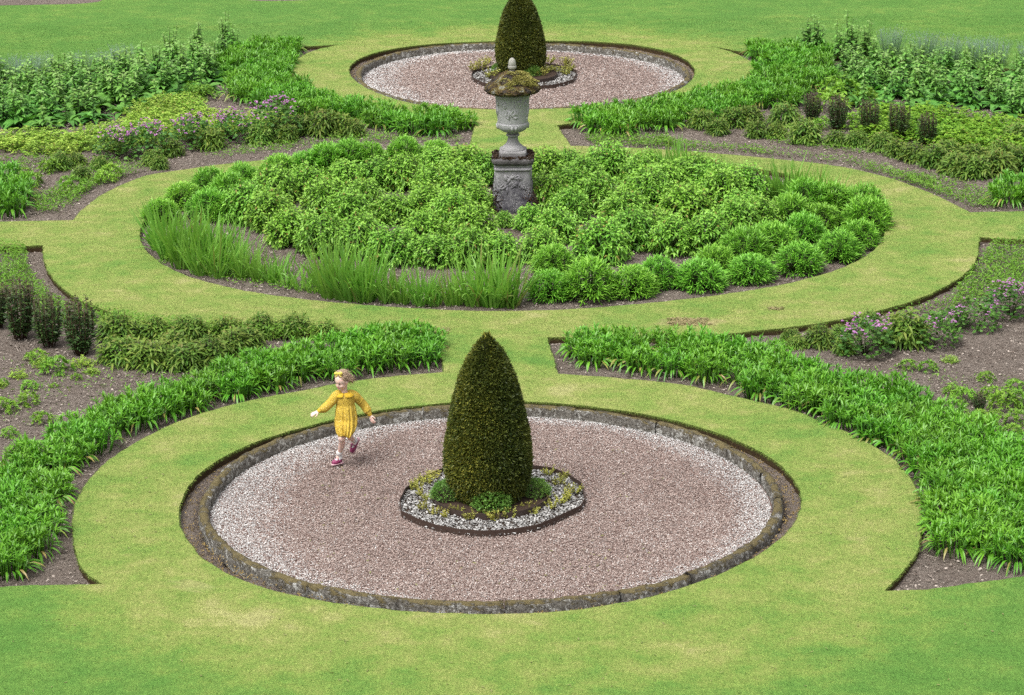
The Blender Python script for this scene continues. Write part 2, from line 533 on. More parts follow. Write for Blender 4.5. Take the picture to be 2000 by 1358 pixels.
def grass_blades():
    """the mown blades that stand on the lawn, denser close by"""
    g = np.random.default_rng(99)
    out = []
    for y0, y1, dens in ((20.5, 26, 1500), (26, 32, 1100), (32, 40, 700), (40, 50, 380)):
        hw = .195 * y1 + .6
        n = int(2 * hw * (y1 - y0) * dens)
        p = np.stack([g.uniform(-hw, hw, n), g.uniform(y0, y1, n)], 1)
        ok = np.ones(n, bool)
        for q in LOOPS:
            lo, hi = q.min(0), q.max(0)
            c = ok & (p[:, 0] > lo[0]) & (p[:, 0] < hi[0]) & (p[:, 1] > lo[1]) & (p[:, 1] < hi[1])
            i = np.where(c)[0]
            ok[i] = ~inside(p[i], q)
        out.append(p[ok])
    p = np.concatenate(out); n = len(p)
    d = unit(np.c_[g.normal(0, .55, (n, 2)), np.full(n, .75)])
    L = g.uniform(.012, .026, n) * (1 + (p[:, 1] - 22) * .02); W = g.uniform(.003, .0055, n) * (1 + (p[:, 1] - 22) * .035)
    a = g.random(n) * 6.283
    sd = np.stack([np.cos(a), np.sin(a), np.zeros(n)], 1) * (W / 2)[:, None]
    b = np.c_[p, np.full(n, -.002)]
    V = np.stack([b - sd, b + sd, b + d * L[:, None]], 1).reshape(-1, 3)
    mb = MB()
    mb.add(V, np.arange(3 * n).reshape(-1, 3))
    tag(mb.build('grass', M_LAWN, smooth=False), kind='stuff')
grass_blades()

# ------------------------------------------------------------------ soil
def soil_mat():
    m, nt, out = new_mat('mulched soil')
    n = N(nt)
    p = n.pos()
    a = n.noise(p, 1.1, 4, .6, .4); b = n.noise(p, 14, 5, .7); c = n.noise(p, 70, 4, .75)
    col = n.ramp(n.math('ADD', n.math('MULTIPLY', b, .5), n.math('MULTIPLY', c, .5)),
                 [(.25, (.07, .055, .045)), (.42, (.19, .153, .128)), (.55, (.31, .26, .222)), (.7, (.43, .375, .33)), (.9, (.56, .51, .46))])
    col = n.mix(n.maprange(a, .35, .7, 0, .5), col, n.mix(c, (.12, .09, .07), (.27, .215, .175)))
    h = n.math('ADD', n.math('MULTIPLY', b, 1.2), c)
    n.link(n.bsdf(col, .95, n.bump(h, 1, .05), .1), out.inputs[0])
    return m
M_SOIL = soil_mat()

def soil_sheet():
    xs = np.arange(-16, 16.1, .12); ys = np.arange(13, 60, .16)
    gx, gy = np.meshgrid(xs, ys)
    z = np.full(gx.shape, ZS)
    r = rng.normal(0, 1, gx.shape)
    for _ in range(2): r = (r + np.roll(r, 1, 0) + np.roll(r, -1, 0) + np.roll(r, 1, 1) + np.roll(r, -1, 1)) / 5
    z += r * .022
    pt = np.stack([gx.ravel(), gy.ravel()], 1)
    for hole, c in ((holeA, C0), (holeB, C2)):
        d = np.hypot(gx - c[0], gy - c[1]); th = np.arctan2(gy - c[1], gx - c[0]) % (2 * np.pi)
        kt_, kr_, _ = kerbA if hole is holeA else kerbB
        kr = np.interp(th, np.append(kt_, 2 * np.pi), np.append(kr_, kr_[0]))
        ins = inside(pt, hole).reshape(gx.shape) | (d < 3.2)
        z = np.where(ins, ZM - .02 + r * .01, z)
        z = np.where(d < kr + .1, -.3, z)
    mb = MB()
    ny, nx = gx.shape
    i = (np.arange(ny - 1)[:, None] * nx + np.arange(nx - 1)[None]).ravel()
    mb.add(np.stack([gx.ravel(), gy.ravel(), z.ravel()], 1), np.stack([i, i + 1, i + nx + 1, i + nx], 1))
    o = mb.build('soil', M_SOIL)
    tag(o, kind='structure')
soil_sheet()

BEDS = [holeC, holeD, holeE, holeF, holeG]
def mulch():
    """loose chips, straws and crumbs of soil lying on the beds"""
    mb = MB(); mbs = MB()
    for h in BEDS:
        lo, hi = np.maximum(h.min(0), [-12, 14]), np.minimum(h.max(0), [12, 56])
        A = np.prod(hi - lo)
        p = lo + rng.random((int(A * 420), 2)) * (hi - lo)
        p = p[inside(p, h)]
        p = p[poly_dist(p, h) > .03] if len(p) < 60000 else p
        n = len(p)
        az = rng.random(n) * 6.283
        d = sph(az, rng.normal(.1, .25, n))
        k = rng.random(n)
        L = np.where(k < .95, rng.uniform(.01, .036, n), rng.uniform(.05, .16, n))
        W = np.where(k < .95, L * rng.uniform(.3, .8, n), .005)
        leaves(mb, np.c_[p, np.full(n, ZS + .014)], d, L, W, .1, 'needle', 2, 0, var=rng.random(n) ** 1.7, roll=.6)
    m = leaf_mat('bark and straw mulch', (.075, .055, .043), (.48, .42, .36), trans=0, rough=.9, spec=.1, ovar=0)
    tag(mb.build('mulch', m), kind='stuff')
mulch()

# ------------------------------------------------------------------ gravel circles
def gravel_base(name, kerb):
    t, r, c = kerb
    mb = MB()
    V = [[c[0], c[1], ZG - .012]]
    rr = np.linspace(0, 1, 26)[1:]
    k = len(t)
    P = [np.array(V)]
    for q in rr:
        xy = ring_xy(t, (r + .05) * q, c)
        P.append(np.c_[xy, np.full(k, ZG - .012)])
    V = np.concatenate(P)
    i = np.arange(k); j = (i + 1) % k
    mb.add(V, np.stack([np.zeros(k, int), 1 + i, 1 + j], 1))
    n0 = mb.n
    q = []
    for a in range(len(rr) - 1): q.append(np.stack([1 + a * k + i, 1 + (a + 1) * k + i, 1 + (a + 1) * k + j, 1 + a * k + j], 1))
    q = np.concatenate(q)
    mb.f.append(q); mb.mi.append(np.zeros(len(q), int))
    o = mb.build(name, M_GRAVBASE)
    tag(o, kind='structure')

def gravel_base_mat():
    m, nt, out = new_mat('gravel bed')
    n = N(nt)
    p = n.pos()
    v = n.voro(p, 60, 'Color')
    s = n.node('ShaderNodeSeparateColor'); n.link(v, s.inputs[0])
    col = n.ramp(s.outputs[0], [(0, (.09, .055, .045)), (.5, (.2, .13, .11)), (1, (.36, .27, .24))])
    n.link(n.bsdf(col, .9, n.bump(n.voro(p, 60), .8, .02), .2), out.inputs[0])
    return m
M_GRAVBASE = gravel_base_mat()

def pebble_mat():
    m, nt, out = new_mat('gravel stones')
    n = N(nt)
    a = n.node('ShaderNodeAttribute', attribute_name='leafcol')
    s = n.node('ShaderNodeSeparateColor'); n.link(a.outputs['Color'], s.inputs[0])
    pink = n.ramp(s.outputs[0], [(0, (.12, .092, .08)), (.22, (.25, .19, .167)), (.5, (.36, .275, .242)), (.78, (.43, .34, .302)), (.95, (.52, .44, .4)), (1, (.68, .63, .59))])
    white = n.ramp(s.outputs[0], [(0, (.2, .19, .185)), (.2, (.41, .4, .39)), (.5, (.58, .57, .555)), (1, (.76, .75, .73))])
    n.link(n.bsdf(n.mix(s.outputs[1], pink, white), .75, None, .3), out.inputs[0])
    return m
M_PEB = pebble_mat()

def smooth_noise(xy, scale, seed):
    g = np.random.default_rng(seed)
    out = np.zeros(len(xy))
    for k in range(5):
        f = scale * 1.7 ** k
        a = g.random(3) * 6.283; w = g.normal(0, 1, (3, 2)) * f
        for q in range(3): out += np.sin(xy @ w[q] + a[q]) / 1.5 ** k
    return out / 3.5

def pebbles(name, kerb, n, size, island, seed):
    g = np.random.default_rng(seed)
    t, r, c = kerb
    R0 = r.max()
    xy = (g.random((n, 2)) * 2 - 1) * R0
    th = np.arctan2(xy[:, 1], xy[:, 0]) % (2 * np.pi); rad = np.hypot(*xy.T)
    kr = np.interp(th, np.append(t, 2 * np.pi), np.append(r, r[0]))
    ok = (rad < kr - .005)
    P = xy + c
    ok &= ~inside(P, island)
    P, rad, kr, th = P[ok], rad[ok], kr[ok], th[ok]
    n = len(P)
    nz = smooth_noise(P, 1.6, seed + 1)
    # the border of white chippings is widest on the left and the right
    wid = .2 + .24 * np.abs(np.cos(th)) ** 2 + .26 * np.maximum(0, -np.cos(th)) + .09 * nz
    edge = kr - rad
    pw = np.clip(1.1 - edge / np.maximum(wid, .1), 0, 1) ** .8 * .92
    white = (g.random(n) < np.maximum(pw, .035)).astype(float)
    O = np.array([[1, 0, 0], [-1, 0, 0], [0, 1, 0], [0, -1, 0], [0, 0, 1], [0, 0, -1]], float)
    Fo = np.array([[0, 2, 4], [2, 1, 4], [1, 3, 4], [3, 0, 4], [2, 0, 5], [1, 2, 5], [3, 1, 5], [0, 3, 5]])
    sc = g.uniform(.6, 1.25, (n, 3)) * size * [1.15, .85, .6]
    O = O[None] * sc[:, None] + g.normal(0, size * .16, (n, 6, 3))
    a = g.random(n) * 6.283; b = g.normal(0, .5, n)
    ca, sa, cb, sb = np.cos(a), np.sin(a), np.cos(b), np.sin(b)
    y = O[..., 1] * cb[:, None] - O[..., 2] * sb[:, None]; z = O[..., 1] * sb[:, None] + O[..., 2] * cb[:, None]
    x = O[..., 0]
    x, y = x * ca[:, None] - y * sa[:, None], x * sa[:, None] + y * ca[:, None]
    V = np.stack([x, y, z], -1)
    V[..., :2] += P[:, None]
    low = smooth_noise(P, .9, seed + 5)
    V[..., 2] += ZG + (g.uniform(-.005, .007, n) + .006 * low)[:, None]
    col = np.zeros((n, 6, 4)); col[..., 0] = np.clip(g.random(n) + .1 * low + .06 * smooth_noise(P, 4, seed + 6), 0, 1)[:, None]; col[..., 1] = white[:, None]
    f = (np.arange(n) * 6)[:, None, None] + Fo[None]
    mb = MB()
    mb.add(V.reshape(-1, 3), f.reshape(-1, 3), col.reshape(-1, 4))
    o = mb.build(name, M_PEB, smooth=False)
    tag(o, kind='stuff')

# islands inside the metal edging
def zo(L): return [(760 + x / 3.3125, 640 + y / 3.3125) for x, y in L]
isl_px = zo([(350,905),(200,970),(105,1035),(66,1110),(78,1185),(190,1238),(300,1275),(450,1303),(600,1314),(750,1308),(950,1278),(1090,1222),(1240,1150),(1270,1100),(1245,1000),(1150,940),(1060,905),(960,893),(650,878)])
ISL_Z = -.065
islA = world(isl_px, ISL_Z)
islA = resample(islA, .05)
ISC = np.array(at(959, 966, ISL_Z)[:2])
off = islA - ISC
ISC2 = np.array(at(1022, 145, ISL_Z)[:2])
mir = np.array([[math.cos(.6), -math.sin(.6)], [math.sin(.6), math.cos(.6)]])
islB = ISC2 + (off @ mir.T) * 1.0

gravel_base('gravel_bed', kerbA)
gravel_base('gravel_bed', kerbB)
pebbles('gravel', kerbA, 260000, .0065, islA, 11)
pebbles('gravel', kerbB, 95000, .0105, islB, 12)

# ------------------------------------------------------------------ stone kerbs
def stone_mat(name, base, dark, moss, lichen, moss_top=.5, top=True):
    m, nt, out = new_mat(name)
    n = N(nt)
    o = n.obj()
    g = n.node('ShaderNodeNewGeometry')
    nz = n.node('ShaderNodeSeparateXYZ'); n.link(g.outputs['True Normal'], nz.inputs[0])
    a = n.noise(o, 7, 6, .7, .5); b = n.noise(o, 38, 5, .75); c = n.noise(o, 120, 4, .75)
    col = n.mix(n.maprange(b, .35, .65), dark, base)
    li = n.math('MULTIPLY', n.maprange(n.noise(o, 15, 6, .75, .8), .53, .58, 0, 1, True), n.maprange(c, .35, .55))
    col = n.mix(n.math('MULTIPLY', li, .85), col, lichen)
    mf = n.math('ADD', n.math('MULTIPLY', nz.outputs[2], moss_top), n.math('MULTIPLY', n.math('SUBTRACT', a, .5), 2.4))
    mf = n.math('ADD', mf, n.math('MULTIPLY', n.math('SUBTRACT', c, .5), .8))
    mf = n.maprange(mf, .2, .55, 0, .92, True)
    col = n.mix(mf, col, n.mix(c, moss, tuple(x * 2.1 for x in moss)))
    h = n.math('ADD', b, n.math('MULTIPLY', c, .7))
    h = n.math('ADD', h, n.math('MULTIPLY', mf, .8))
    n.link(n.bsdf(col, .92, n.bump(h, .9, .02), .15), out.inputs[0])
    return m
M_KERB = stone_mat('mossy kerb stone', (.25, .235, .205), (.05, .044, .037), (.098, .078, .034), (.6, .6, .56), .62)

def kerb_stones(name, kerb, label, seed):
    g = np.random.default_rng(seed)
    t, r, c = kerb
    per = np.sum(np.hypot(*(np.roll(ring_xy(t, r, c), -1, 0) - ring_xy(t, r, c)).T))
    root = empty(name, (c[0], c[1], ZG))
    tag(root, label, 'kerb')
    a = 0.0
    cuts = [0.0]
    while cuts[-1] < 2 * np.pi - .25: cuts.append(cuts[-1] + g.uniform(.24, .42))
    cuts[-1] = 2 * np.pi
    prof = np.array([(0, -.05), (0, .078), (.014, .108), (.045, .122), (.1, .12), (.13, .104), (.145, .07), (.145, -.05)])
    for a0, a1 in zip(cuts[:-1], cuts[1:]):
        k = 16
        th = np.linspace(a0 + .0014, a1 - .0014, k)
        rr = np.interp(th, np.append(t, 2 * np.pi), np.append(r, r[0]))
        tilt, dz, dr = g.normal(0, .05), g.normal(0, .006), g.normal(0, .006)
        V = []
        for i, (q, R_) in enumerate(zip(th, rr)):
            e = 0.985 if i in (0, k - 1) else 1
            for (dx, dy) in prof:
                jx, jz = g.normal(0, .0045, 2)
                rad = R_ + dx * (KW / .145) + (1 - e) * (.07 - dx) + dr + jx
                V.append([rad * math.cos(q), rad * math.sin(q), dy * e + dz + (dx - .07) * tilt + jz * (dy > 0)])
        V = np.array(V); m = len(prof)
        i = (np.arange(k - 1)[:, None] * m + np.arange(m - 1)[None]).ravel()
        mb = MB()
        mb.add(V, np.stack([i, i + 1, i + m + 1, i + m], 1))
        for s in (0, (k - 1) * m):
            mb.f.append(np.array([[s + 1, s + 2, s + 3, s + 4], [s + 1, s + 4, s + 5, s + 6], [s, s + 1, s + 6, s + 7]])); mb.mi.append(np.zeros(3, int))
        mb.build('kerb_stone', M_KERB, root)
kerb_stones('stone_kerb', kerbA, 'mossy low stone kerb round the near pink gravel circle', 3)
kerb_stones('stone_kerb', kerbB, 'mossy low stone kerb round the far pink gravel circle', 4)

# moss and dead thatch in the trench behind each kerb
def trench(name, hole, kerb):
    t, r, c = kerb
    mb = MB()
    lo, hi = hole.min(0), hole.max(0)
    p = lo + rng.random((46000, 2)) * (hi - lo)
    p = p[inside(p, hole)]
    d = p - c
    th = np.arctan2(d[:, 1], d[:, 0]) % (2 * np.pi); rr = np.hypot(*d.T)
    kr = np.interp(th, np.append(t, 2 * np.pi), np.append(r, r[0])) + KW
    p = p[rr > kr + .01]
    nz = smooth_noise(p, 3.0, 5)
    p = p[rng.random(len(p)) < np.clip(.7 + .5 * nz, .2, 1)]
    n = len(p)
    leaves(mb, np.c_[p, np.full(n, ZM - .012)], sph(rng.random(n) * 6.283, rng.uniform(.2, 1.3, n)), rng.uniform(.015, .045, n), rng.uniform(.005, .012, n), .6, 'needle', 2, 0)
    tag(mb.build(name, leaf_mat('trench moss', (.1, .066, .028), (.34, .25, .09), trans=0, rough=.9, spec=.1, ovar=0)), kind='stuff')
trench('moss', holeA, kerbA)
trench('moss', holeB, kerbB)

# ------------------------------------------------------------------ metal edging, chips and yews
M_STEEL = plain_mat('rusty edging steel', (.055, .034, .026), .6, .4, .4, 25, .2)
M_STEEL2 = plain_mat('dark edging steel', (.05, .034, .028), .55, .4, .35, 20, .2)
def strip(name, loop, z0, z1, mat, label, thick=.006):
    c = loop.mean(0)
    k = len(loop)
    inn = c + (loop - c) * (1 - thick / np.hypot(*(loop - c).T))[:, None]
    V = np.concatenate([np.c_[loop, np.full(k, z0)], np.c_[loop, np.full(k, z1)], np.c_[inn, np.full(k, z1)], np.c_[inn, np.full(k, z0)]])
    V[:, :2] -= c
    i = np.arange(k); j = (i + 1) % k
    mb = MB()
    for a in range(3): mb.add(V[[]] if 0 else V, np.stack([a * k + i, a * k + j, (a + 1) * k + j, (a + 1) * k + i], 1)) if a == 0 else (mb.f.append(np.stack([a * k + i, a * k + j, (a + 1) * k + j, (a + 1) * k + i], 1)), mb.mi.append(np.zeros(k, int)))
    o = mb.build(name, mat, smooth=False)
    o.location = (c[0], c[1], 0)
    tag(o, label, 'edging')

def circle(c, r, n=72): 
    t = np.linspace(0, 2 * np.pi, n, endpoint=False)
    return np.stack([c[0] + r * np.cos(t), c[1] + r * np.sin(t)], 1)

INN = .575
M_CHIP = leaf_mat('pale slate chips', (.12, .115, .11), (.6, .59, .57), trans=0, rough=.8, spec=.3, ovar=0)
M_DSOIL = plain_mat('dark planting soil', (.05, .034, .025), .95, .1, .5, 40, .9, 60)

def sheet(name, loop, z, mat):
    c = loop.mean(0); k = len(loop)
    mb = MB()
    V = [np.array([[c[0], c[1], z]])] + [np.c_[c + (loop - c) * f, np.full(k, z)] for f in (.33, .66, 1)]
    V = np.concatenate(V)
    i = np.arange(k); j = (i + 1) % k
    mb.add(V, np.stack([np.zeros(k, int), 1 + i, 1 + j], 1))
    for a in range(2):
        mb.f.append(np.stack([1 + a * k + i, 1 + (a + 1) * k + i, 1 + (a + 1) * k + j, 1 + a * k + j], 1)); mb.mi.append(np.zeros(k, int))
    tag(mb.build(name, mat), kind='structure')

def chips(name, loop, hole_c, n):
    lo, hi = loop.min(0), loop.max(0)
    p = lo + rng.random((n, 2)) * (hi - lo)
    p = p[inside(p, loop) & (np.hypot(*(p - hole_c).T) > INN + .01)]
    m = len(p)
    mb = MB()
    L = rng.uniform(.013, .034, m)
    leaves(mb, np.c_[p, np.full(m, ZG + .016) + rng.uniform(0, .012, m)], sph(rng.random(m) * 6.283, rng.normal(0, .3, m)), L, L * rng.uniform(.35, .7, m), 0, 'needle', 2, 0, roll=.5)
    tag(mb.build(name, M_CHIP), kind='stuff')

for isl, c, w, n in ((islA, ISC, 'near', 17000), (islB, ISC2, 'far', 10000)):
    strip('metal_edging', isl, ZG - .03, ISL_Z, M_STEEL, f'outer rusty metal edging strip round the island of the {w} yew', .006)
    strip('metal_edging', circle(c, INN), ZG - .03, -.05, M_STEEL2, f'inner ring of dark metal edging closest to the {w} yew', .008)
    sheet('island_soil', c + (isl - c) * .99, ZG + .006, M_DSOIL)
    sheet('planting_soil', circle(c, INN - .012), -.066, M_DSOIL)
    chips('slate_chips', isl, c, n)

M_YEW = leaf_mat('yew needles', (0.02, 0.038, 0.008), (0.115, 0.145, 0.024), trans=.15, rough=.5, spec=.25, ovar=.05, young=(0.32, 0.31, 0.045))
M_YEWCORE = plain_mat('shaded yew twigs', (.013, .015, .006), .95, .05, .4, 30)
M_BARK = plain_mat('yew bark', (.09, .055, .035), .9, .15, .4, 20, .8, 40)
YP = np.array([(0,.40),(.06,.46),(.15,.52),(.25,.528),(.35,.515),(.45,.485),(.55,.447),(.65,.40),(.75,.342),(.85,.255),(.92,.17),(.97,.085),(1,.02)])

def yew(loc, H, Rm, label, n, seed):
    g = np.random.default_rng(seed)
    root = empty('yew_tree', loc)
    tag(root, label, 'yew')
    pr = np.maximum(YP[:, 1] / .528 * (Rm + .012) - .024, .004)
    core = MB()
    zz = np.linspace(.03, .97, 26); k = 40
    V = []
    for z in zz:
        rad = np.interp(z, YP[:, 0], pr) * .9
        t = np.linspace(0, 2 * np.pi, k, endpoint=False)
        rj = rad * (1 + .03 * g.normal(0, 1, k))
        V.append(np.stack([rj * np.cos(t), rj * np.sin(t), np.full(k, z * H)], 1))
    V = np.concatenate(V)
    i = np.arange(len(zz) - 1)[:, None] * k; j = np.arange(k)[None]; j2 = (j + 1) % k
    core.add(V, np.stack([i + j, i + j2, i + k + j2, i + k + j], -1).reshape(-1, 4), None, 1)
    # clipped sprays
    tt = g.random(n * 3); w = np.interp(tt, YP[:, 0], pr) / Rm
    tt = tt[g.random(n * 3) < w][:n]; n = len(tt)
    az = g.random(n) * 6.283
    rad = np.interp(tt, YP[:, 0], pr)
    slope = (np.interp(tt + .02, YP[:, 0], pr) - np.interp(tt - .02, YP[:, 0], pr)) / (.04 * H)
    xy = np.stack([az * 1.2, tt * 5], 1)
    nz = smooth_noise(xy, 2.2, seed) + .7 * smooth_noise(xy, 6, seed + 3)
    s = 1 + .013 * nz + .016 * smooth_noise(np.stack([np.cos(az) * 1.3, np.sin(az) * 1.3 + tt * 3], 1), 1.6, seed + 7) + g.normal(0, .012, n)
    s = np.where(g.random(n) < .02, s + .04, s)
    # a small gap low on the face and a few thin spots
    thin = (nz < -1.05)
    s = np.where(thin, s - .05, s)
    base = np.stack([rad * s * np.cos(az), rad * s * np.sin(az), tt * H], 1) 
    nrm = unit(np.stack([np.cos(az), np.sin(az), -slope], 1))
    base = base - nrm * .035
    patch = np.clip(.4 + .38 * smooth_noise(xy, 1.1, seed + 9) , 0, 1)
    for q in range(5):
        d = unit(nrm * .8 + g.normal(0, .62, (n, 3)) + [0, 0, .25])
        L = g.uniform(.02, .04, n)
        leaves(core, base + nrm * .014 + g.normal(0, .009, (n, 3)), d, L, L * .34, .1, 'needle', 3, 0, young=np.clip(g.random(n) * patch * (q < 3), 0, 1) , var=np.clip(g.random(n) * .8 + .25 * (patch - .3), 0, 1), roll=1.2)
    # stray twigs at the very tip
    m = 60
    b = np.stack([g.normal(0, .02, m), g.normal(0, .02, m), H * .97 + g.uniform(-.05, .02, m)], 1)
    leaves(core, b, sph(g.random(m) * 6.283, g.uniform(.7, 1.5, m)), g.uniform(.04, .07, m), .012, .1, 'needle', 3, 0, young=np.full(m, .6))
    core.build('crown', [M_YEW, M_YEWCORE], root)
    tr = MB()
    for q in range(4):
        a = q * 1.57 + .4
        tube(tr, [(.05 * math.cos(a), .05 * math.sin(a), -.05), (.05 * math.cos(a), .06 * math.sin(a), .1), (.12 * math.cos(a), .12 * math.sin(a), H * .35), (.05 * math.cos(a), .05 * math.sin(a), H * .8)], [.035, .03, .022, .008], 8)
    tr.build('trunk', M_BARK, root)

yb = at(955, 968, -.06)
yew((yb[0], yb[1], -.066), 1.70, .435, 'near clipped cone yew, whole, in front of the wide lawn ring', 27000, 21)
yb2 = at(1017, 139, -.06)
yew((yb2[0], yb2[1], -.066), 1.42, .435, 'far clipped cone yew behind the stone urn, its tip out of frame', 17000, 22)

# ------------------------------------------------------------------ plant kinds (each made once, then copied)
def hide(o):            # prototypes are moved to their first place, never left over
    return o

PROTO = {}
def make_variants(key, fn, k, mats):
    """k meshes of one kind of plant; every mesh list is (part name, mesh)"""
    out = []
    for i in range(k): out.append(fn())
    PROTO[key] = (out, mats)

def place(key, name, x, y, z, label, cat, group=None, s=1.0, sz=None, rz=None, i=None):
    variants, mats = PROTO[key]
    v = variants[int(rng.integers(len(variants))) if i is None else i % len(variants)]
    rz = rng.random() * 6.283 if rz is None else rz
    if len(v) == 1:
        o = bpy.data.objects.new(name, v[0][1]); C.objects.link(o)
    else:
        o = empty(name, (0, 0, 0))
        for pn, me in v:
            p = bpy.data.objects.new(pn, me); C.objects.link(p); p.parent = o
    o.location = (x, y, z); o.rotation_euler = (0, 0, rz)
    s *= rng.uniform(.94, 1.06)
    o.scale = (s, s, s * (sz or 1) * rng.uniform(.95, 1.05))
    tag(o, label, cat, group)
    return o

def finish(mb, mats, nm):
    me = mb.mesh(nm)
    for m in (mats if isinstance(mats, (list, tuple)) else [mats]): me.materials.append(m)
    return me

M_STEM = plain_mat('green stem', (.07, .11, .03), .6, .2, .3, 30)
M_BSTEM = plain_mat('brown stem', (.1, .06, .04), .8, .2, .3, 30)

# 1 broad-bladed border plant
M_BORDER = leaf_mat('border leaves', (0.062, 0.215, 0.013), (0.15, 0.395, 0.027), flag=(.36, .27, .09), trans=0.22, rough=.38, spec=.45, ovar=.12, young=(0.2, 0.45, 0.04))
def border_plant():
    mb = MB()
    k = 46
    r = .205 * np.sqrt(rng.random(k)); a = rng.random(k) * 6.283
    h = rng.uniform(.1, .215, k)
    for q in range(k):
        m = rng.integers(8, 11)
        b = np.tile([r[q] * math.cos(a[q]), r[q] * math.sin(a[q]), h[q]], (m, 1)) + rng.normal(0, .008, (m, 3))
        az = np.linspace(0, 6.283, m, endpoint=False) + rng.normal(0, .3, m)
        el = rng.uniform(.5, 1.35, m)
        leaves(mb, b, sph(az, el) + [math.cos(a[q]) * .25, math.sin(a[q]) * .25, 0], rng.uniform(.065, .115, m), rng.uniform(.013, .02, m), rng.uniform(.1, .45, m), 'lance', 3, .25, roll=.3, young=rng.random(m) * .6)
        tube(mb, [(r[q] * math.cos(a[q]) * .8, r[q] * math.sin(a[q]) * .8, -.01), (r[q] * math.cos(a[q]), r[q] * math.sin(a[q]), h[q] + .01)], .006, 4, (.3, .3, 0, 0))
    m = 34
    az = rng.random(m) * 6.283; el = rng.uniform(-.1, .5, m)
    b = sph(az, el * 0) * .17 + [0, 0, .1]
    leaves(mb, b, sph(az, el), rng.uniform(.09, .15, m), rng.uniform(.018, .028, m), rng.uniform(.5, .9, m), 'lance', 3, .25, flag=(rng.random(m) < .2) * rng.uniform(.4, 1, m), roll=.4)
    return [('foliage', finish(mb, M_BORDER, 'border_foliage'))]
make_variants('border', border_plant, 7, None)

# 2 leafy light green shrub
M_SHRUB = leaf_mat('shrub leaves', (0.08, 0.235, 0.016), (0.19, 0.45, 0.04), flag=(.3, .18, .06), trans=0.22, rough=.42, spec=.35, ovar=.1, young=(0.33, 0.58, 0.085))
def leafy_shrub():
    mb = MB(); st = MB()
    pos, nr = dome_points(150, .29, .38, .05, .3, .06)
    for p, d in zip(pos, nr):
        m = 13
        t = np.linspace(0, 1, m)
        d2 = unit(d + rng.normal(0, .18, 3))
        b = p + d2 * (.13 * (t - 1))[:, None]
        az = np.arange(m) * 1.571 + rng.random() * 6 + rng.normal(0, .35, m)
        s1 = unit(np.cross(d2, [.3, .2, 1])); s2 = np.cross(d2, s1)
        dd = s1 * np.cos(az)[:, None] + s2 * np.sin(az)[:, None] + d2 * (.25 + .9 * t ** 3)[:, None]
        leaves(mb, b, dd, rng.uniform(.045, .074, m) * (1 - .35 * t ** 3), rng.uniform(.017, .025, m), rng.uniform(.25, .65, m), 'oval', 3, .22, young=np.clip(t ** 2 * rng.uniform(.5, 1.1, m), 0, 1), flag=(rng.random(m) < .02) * .8, roll=.4)
        q = p * [.25, .25, 0]
        tube(st, [q, q * .6 + (p - d2 * .1) * .4, p - d2 * .02], [.006, .005, .003], 4, (.3, .5, 0, 0))
    return [('foliage', finish(mb, M_SHRUB, 'shrub_foliage')), ('stems', finish(st, M_STEM, 'shrub_stems'))]
make_variants('shrub', leafy_shrub, 6, None)

# 3 narrow-leaved mound
M_DOME = leaf_mat('narrow mound leaves', (0.08, 0.26, 0.02), (0.185, 0.46, 0.042), trans=0.22, rough=.42, spec=.35, ovar=.08, young=(0.27, 0.54, 0.065))
def mound_plant():
    mb = MB(); st = MB()
    pos, nr = dome_points(130, .26, .34, .05, .3, .05)
    for p, d in zip(pos, nr):
        m = 13
        d2 = unit(d + rng.normal(0, .15, 3) + [0, 0, .35])
        az = np.arange(m) * 2.4 + rng.random() * 6
        t = np.arange(m) / (m - 1)
        s1 = unit(np.cross(d2, [.3, .2, 1])); s2 = np.cross(d2, s1)
        dd = s1 * np.cos(az)[:, None] + s2 * np.sin(az)[:, None] + d2 * (.45 + 1.3 * t)[:, None]
        leaves(mb, p + d2 * (.07 * (t - 1))[:, None], dd, rng.uniform(.065, .1, m), rng.uniform(.013, .019, m), rng.uniform(.1, .35, m), 'lance', 3, .2, young=t * rng.uniform(.3, 1, m), roll=.3)
        q = p * [.3, .3, 0]
        tube(st, [q, p - d2 * .03], [.005, .003], 4, (.3, .5, 0, 0))
    return [('foliage', finish(mb, M_DOME, 'mound_foliage')), ('stems', finish(st, M_STEM, 'mound_stems'))]
make_variants('mound', mound_plant, 5, None)

# 4 sword-leaved iris
M_IRIS = leaf_mat('sword leaves', (0.12, 0.32, 0.035), (0.26, 0.52, 0.08), flag=(0.3, 0.3, 0.1), trans=0.4, rough=.4, spec=.35, ovar=.08, tip=(0.28, 0.52, 0.11))
def iris_clump(n=90, r=.13, Lm=.8):
    def f():
        mb = MB()
        k = int(n * rng.uniform(.85, 1.15))
        a = rng.random(k) * 6.283; rr = r * np.sqrt(rng.random(k))
        b = np.stack([rr * np.cos(a), rr * np.sin(a), np.full(k, -.01)], 1)
        el = rng.normal(1.4, .12, k) - .22 * rr / r
        d = sph(a + rng.normal(0, .6, k), np.clip(el, .6, 1.55))
        L = Lm * rng.uniform(.55, 1.1, k)
        leaves(mb, b, d, L, rng.uniform(.02, .033, k), rng.uniform(.0, .75, k) ** 1.6, 'blade', 7, 0, flag=(rng.random(k) < .04) * .8, roll=.7)
        return [('foliage', finish(mb, M_IRIS, 'iris_foliage'))]
    return f
make_variants('iris', iris_clump(), 5, None)
make_variants('iris_thin', iris_clump(22, .1, .6), 4, None)

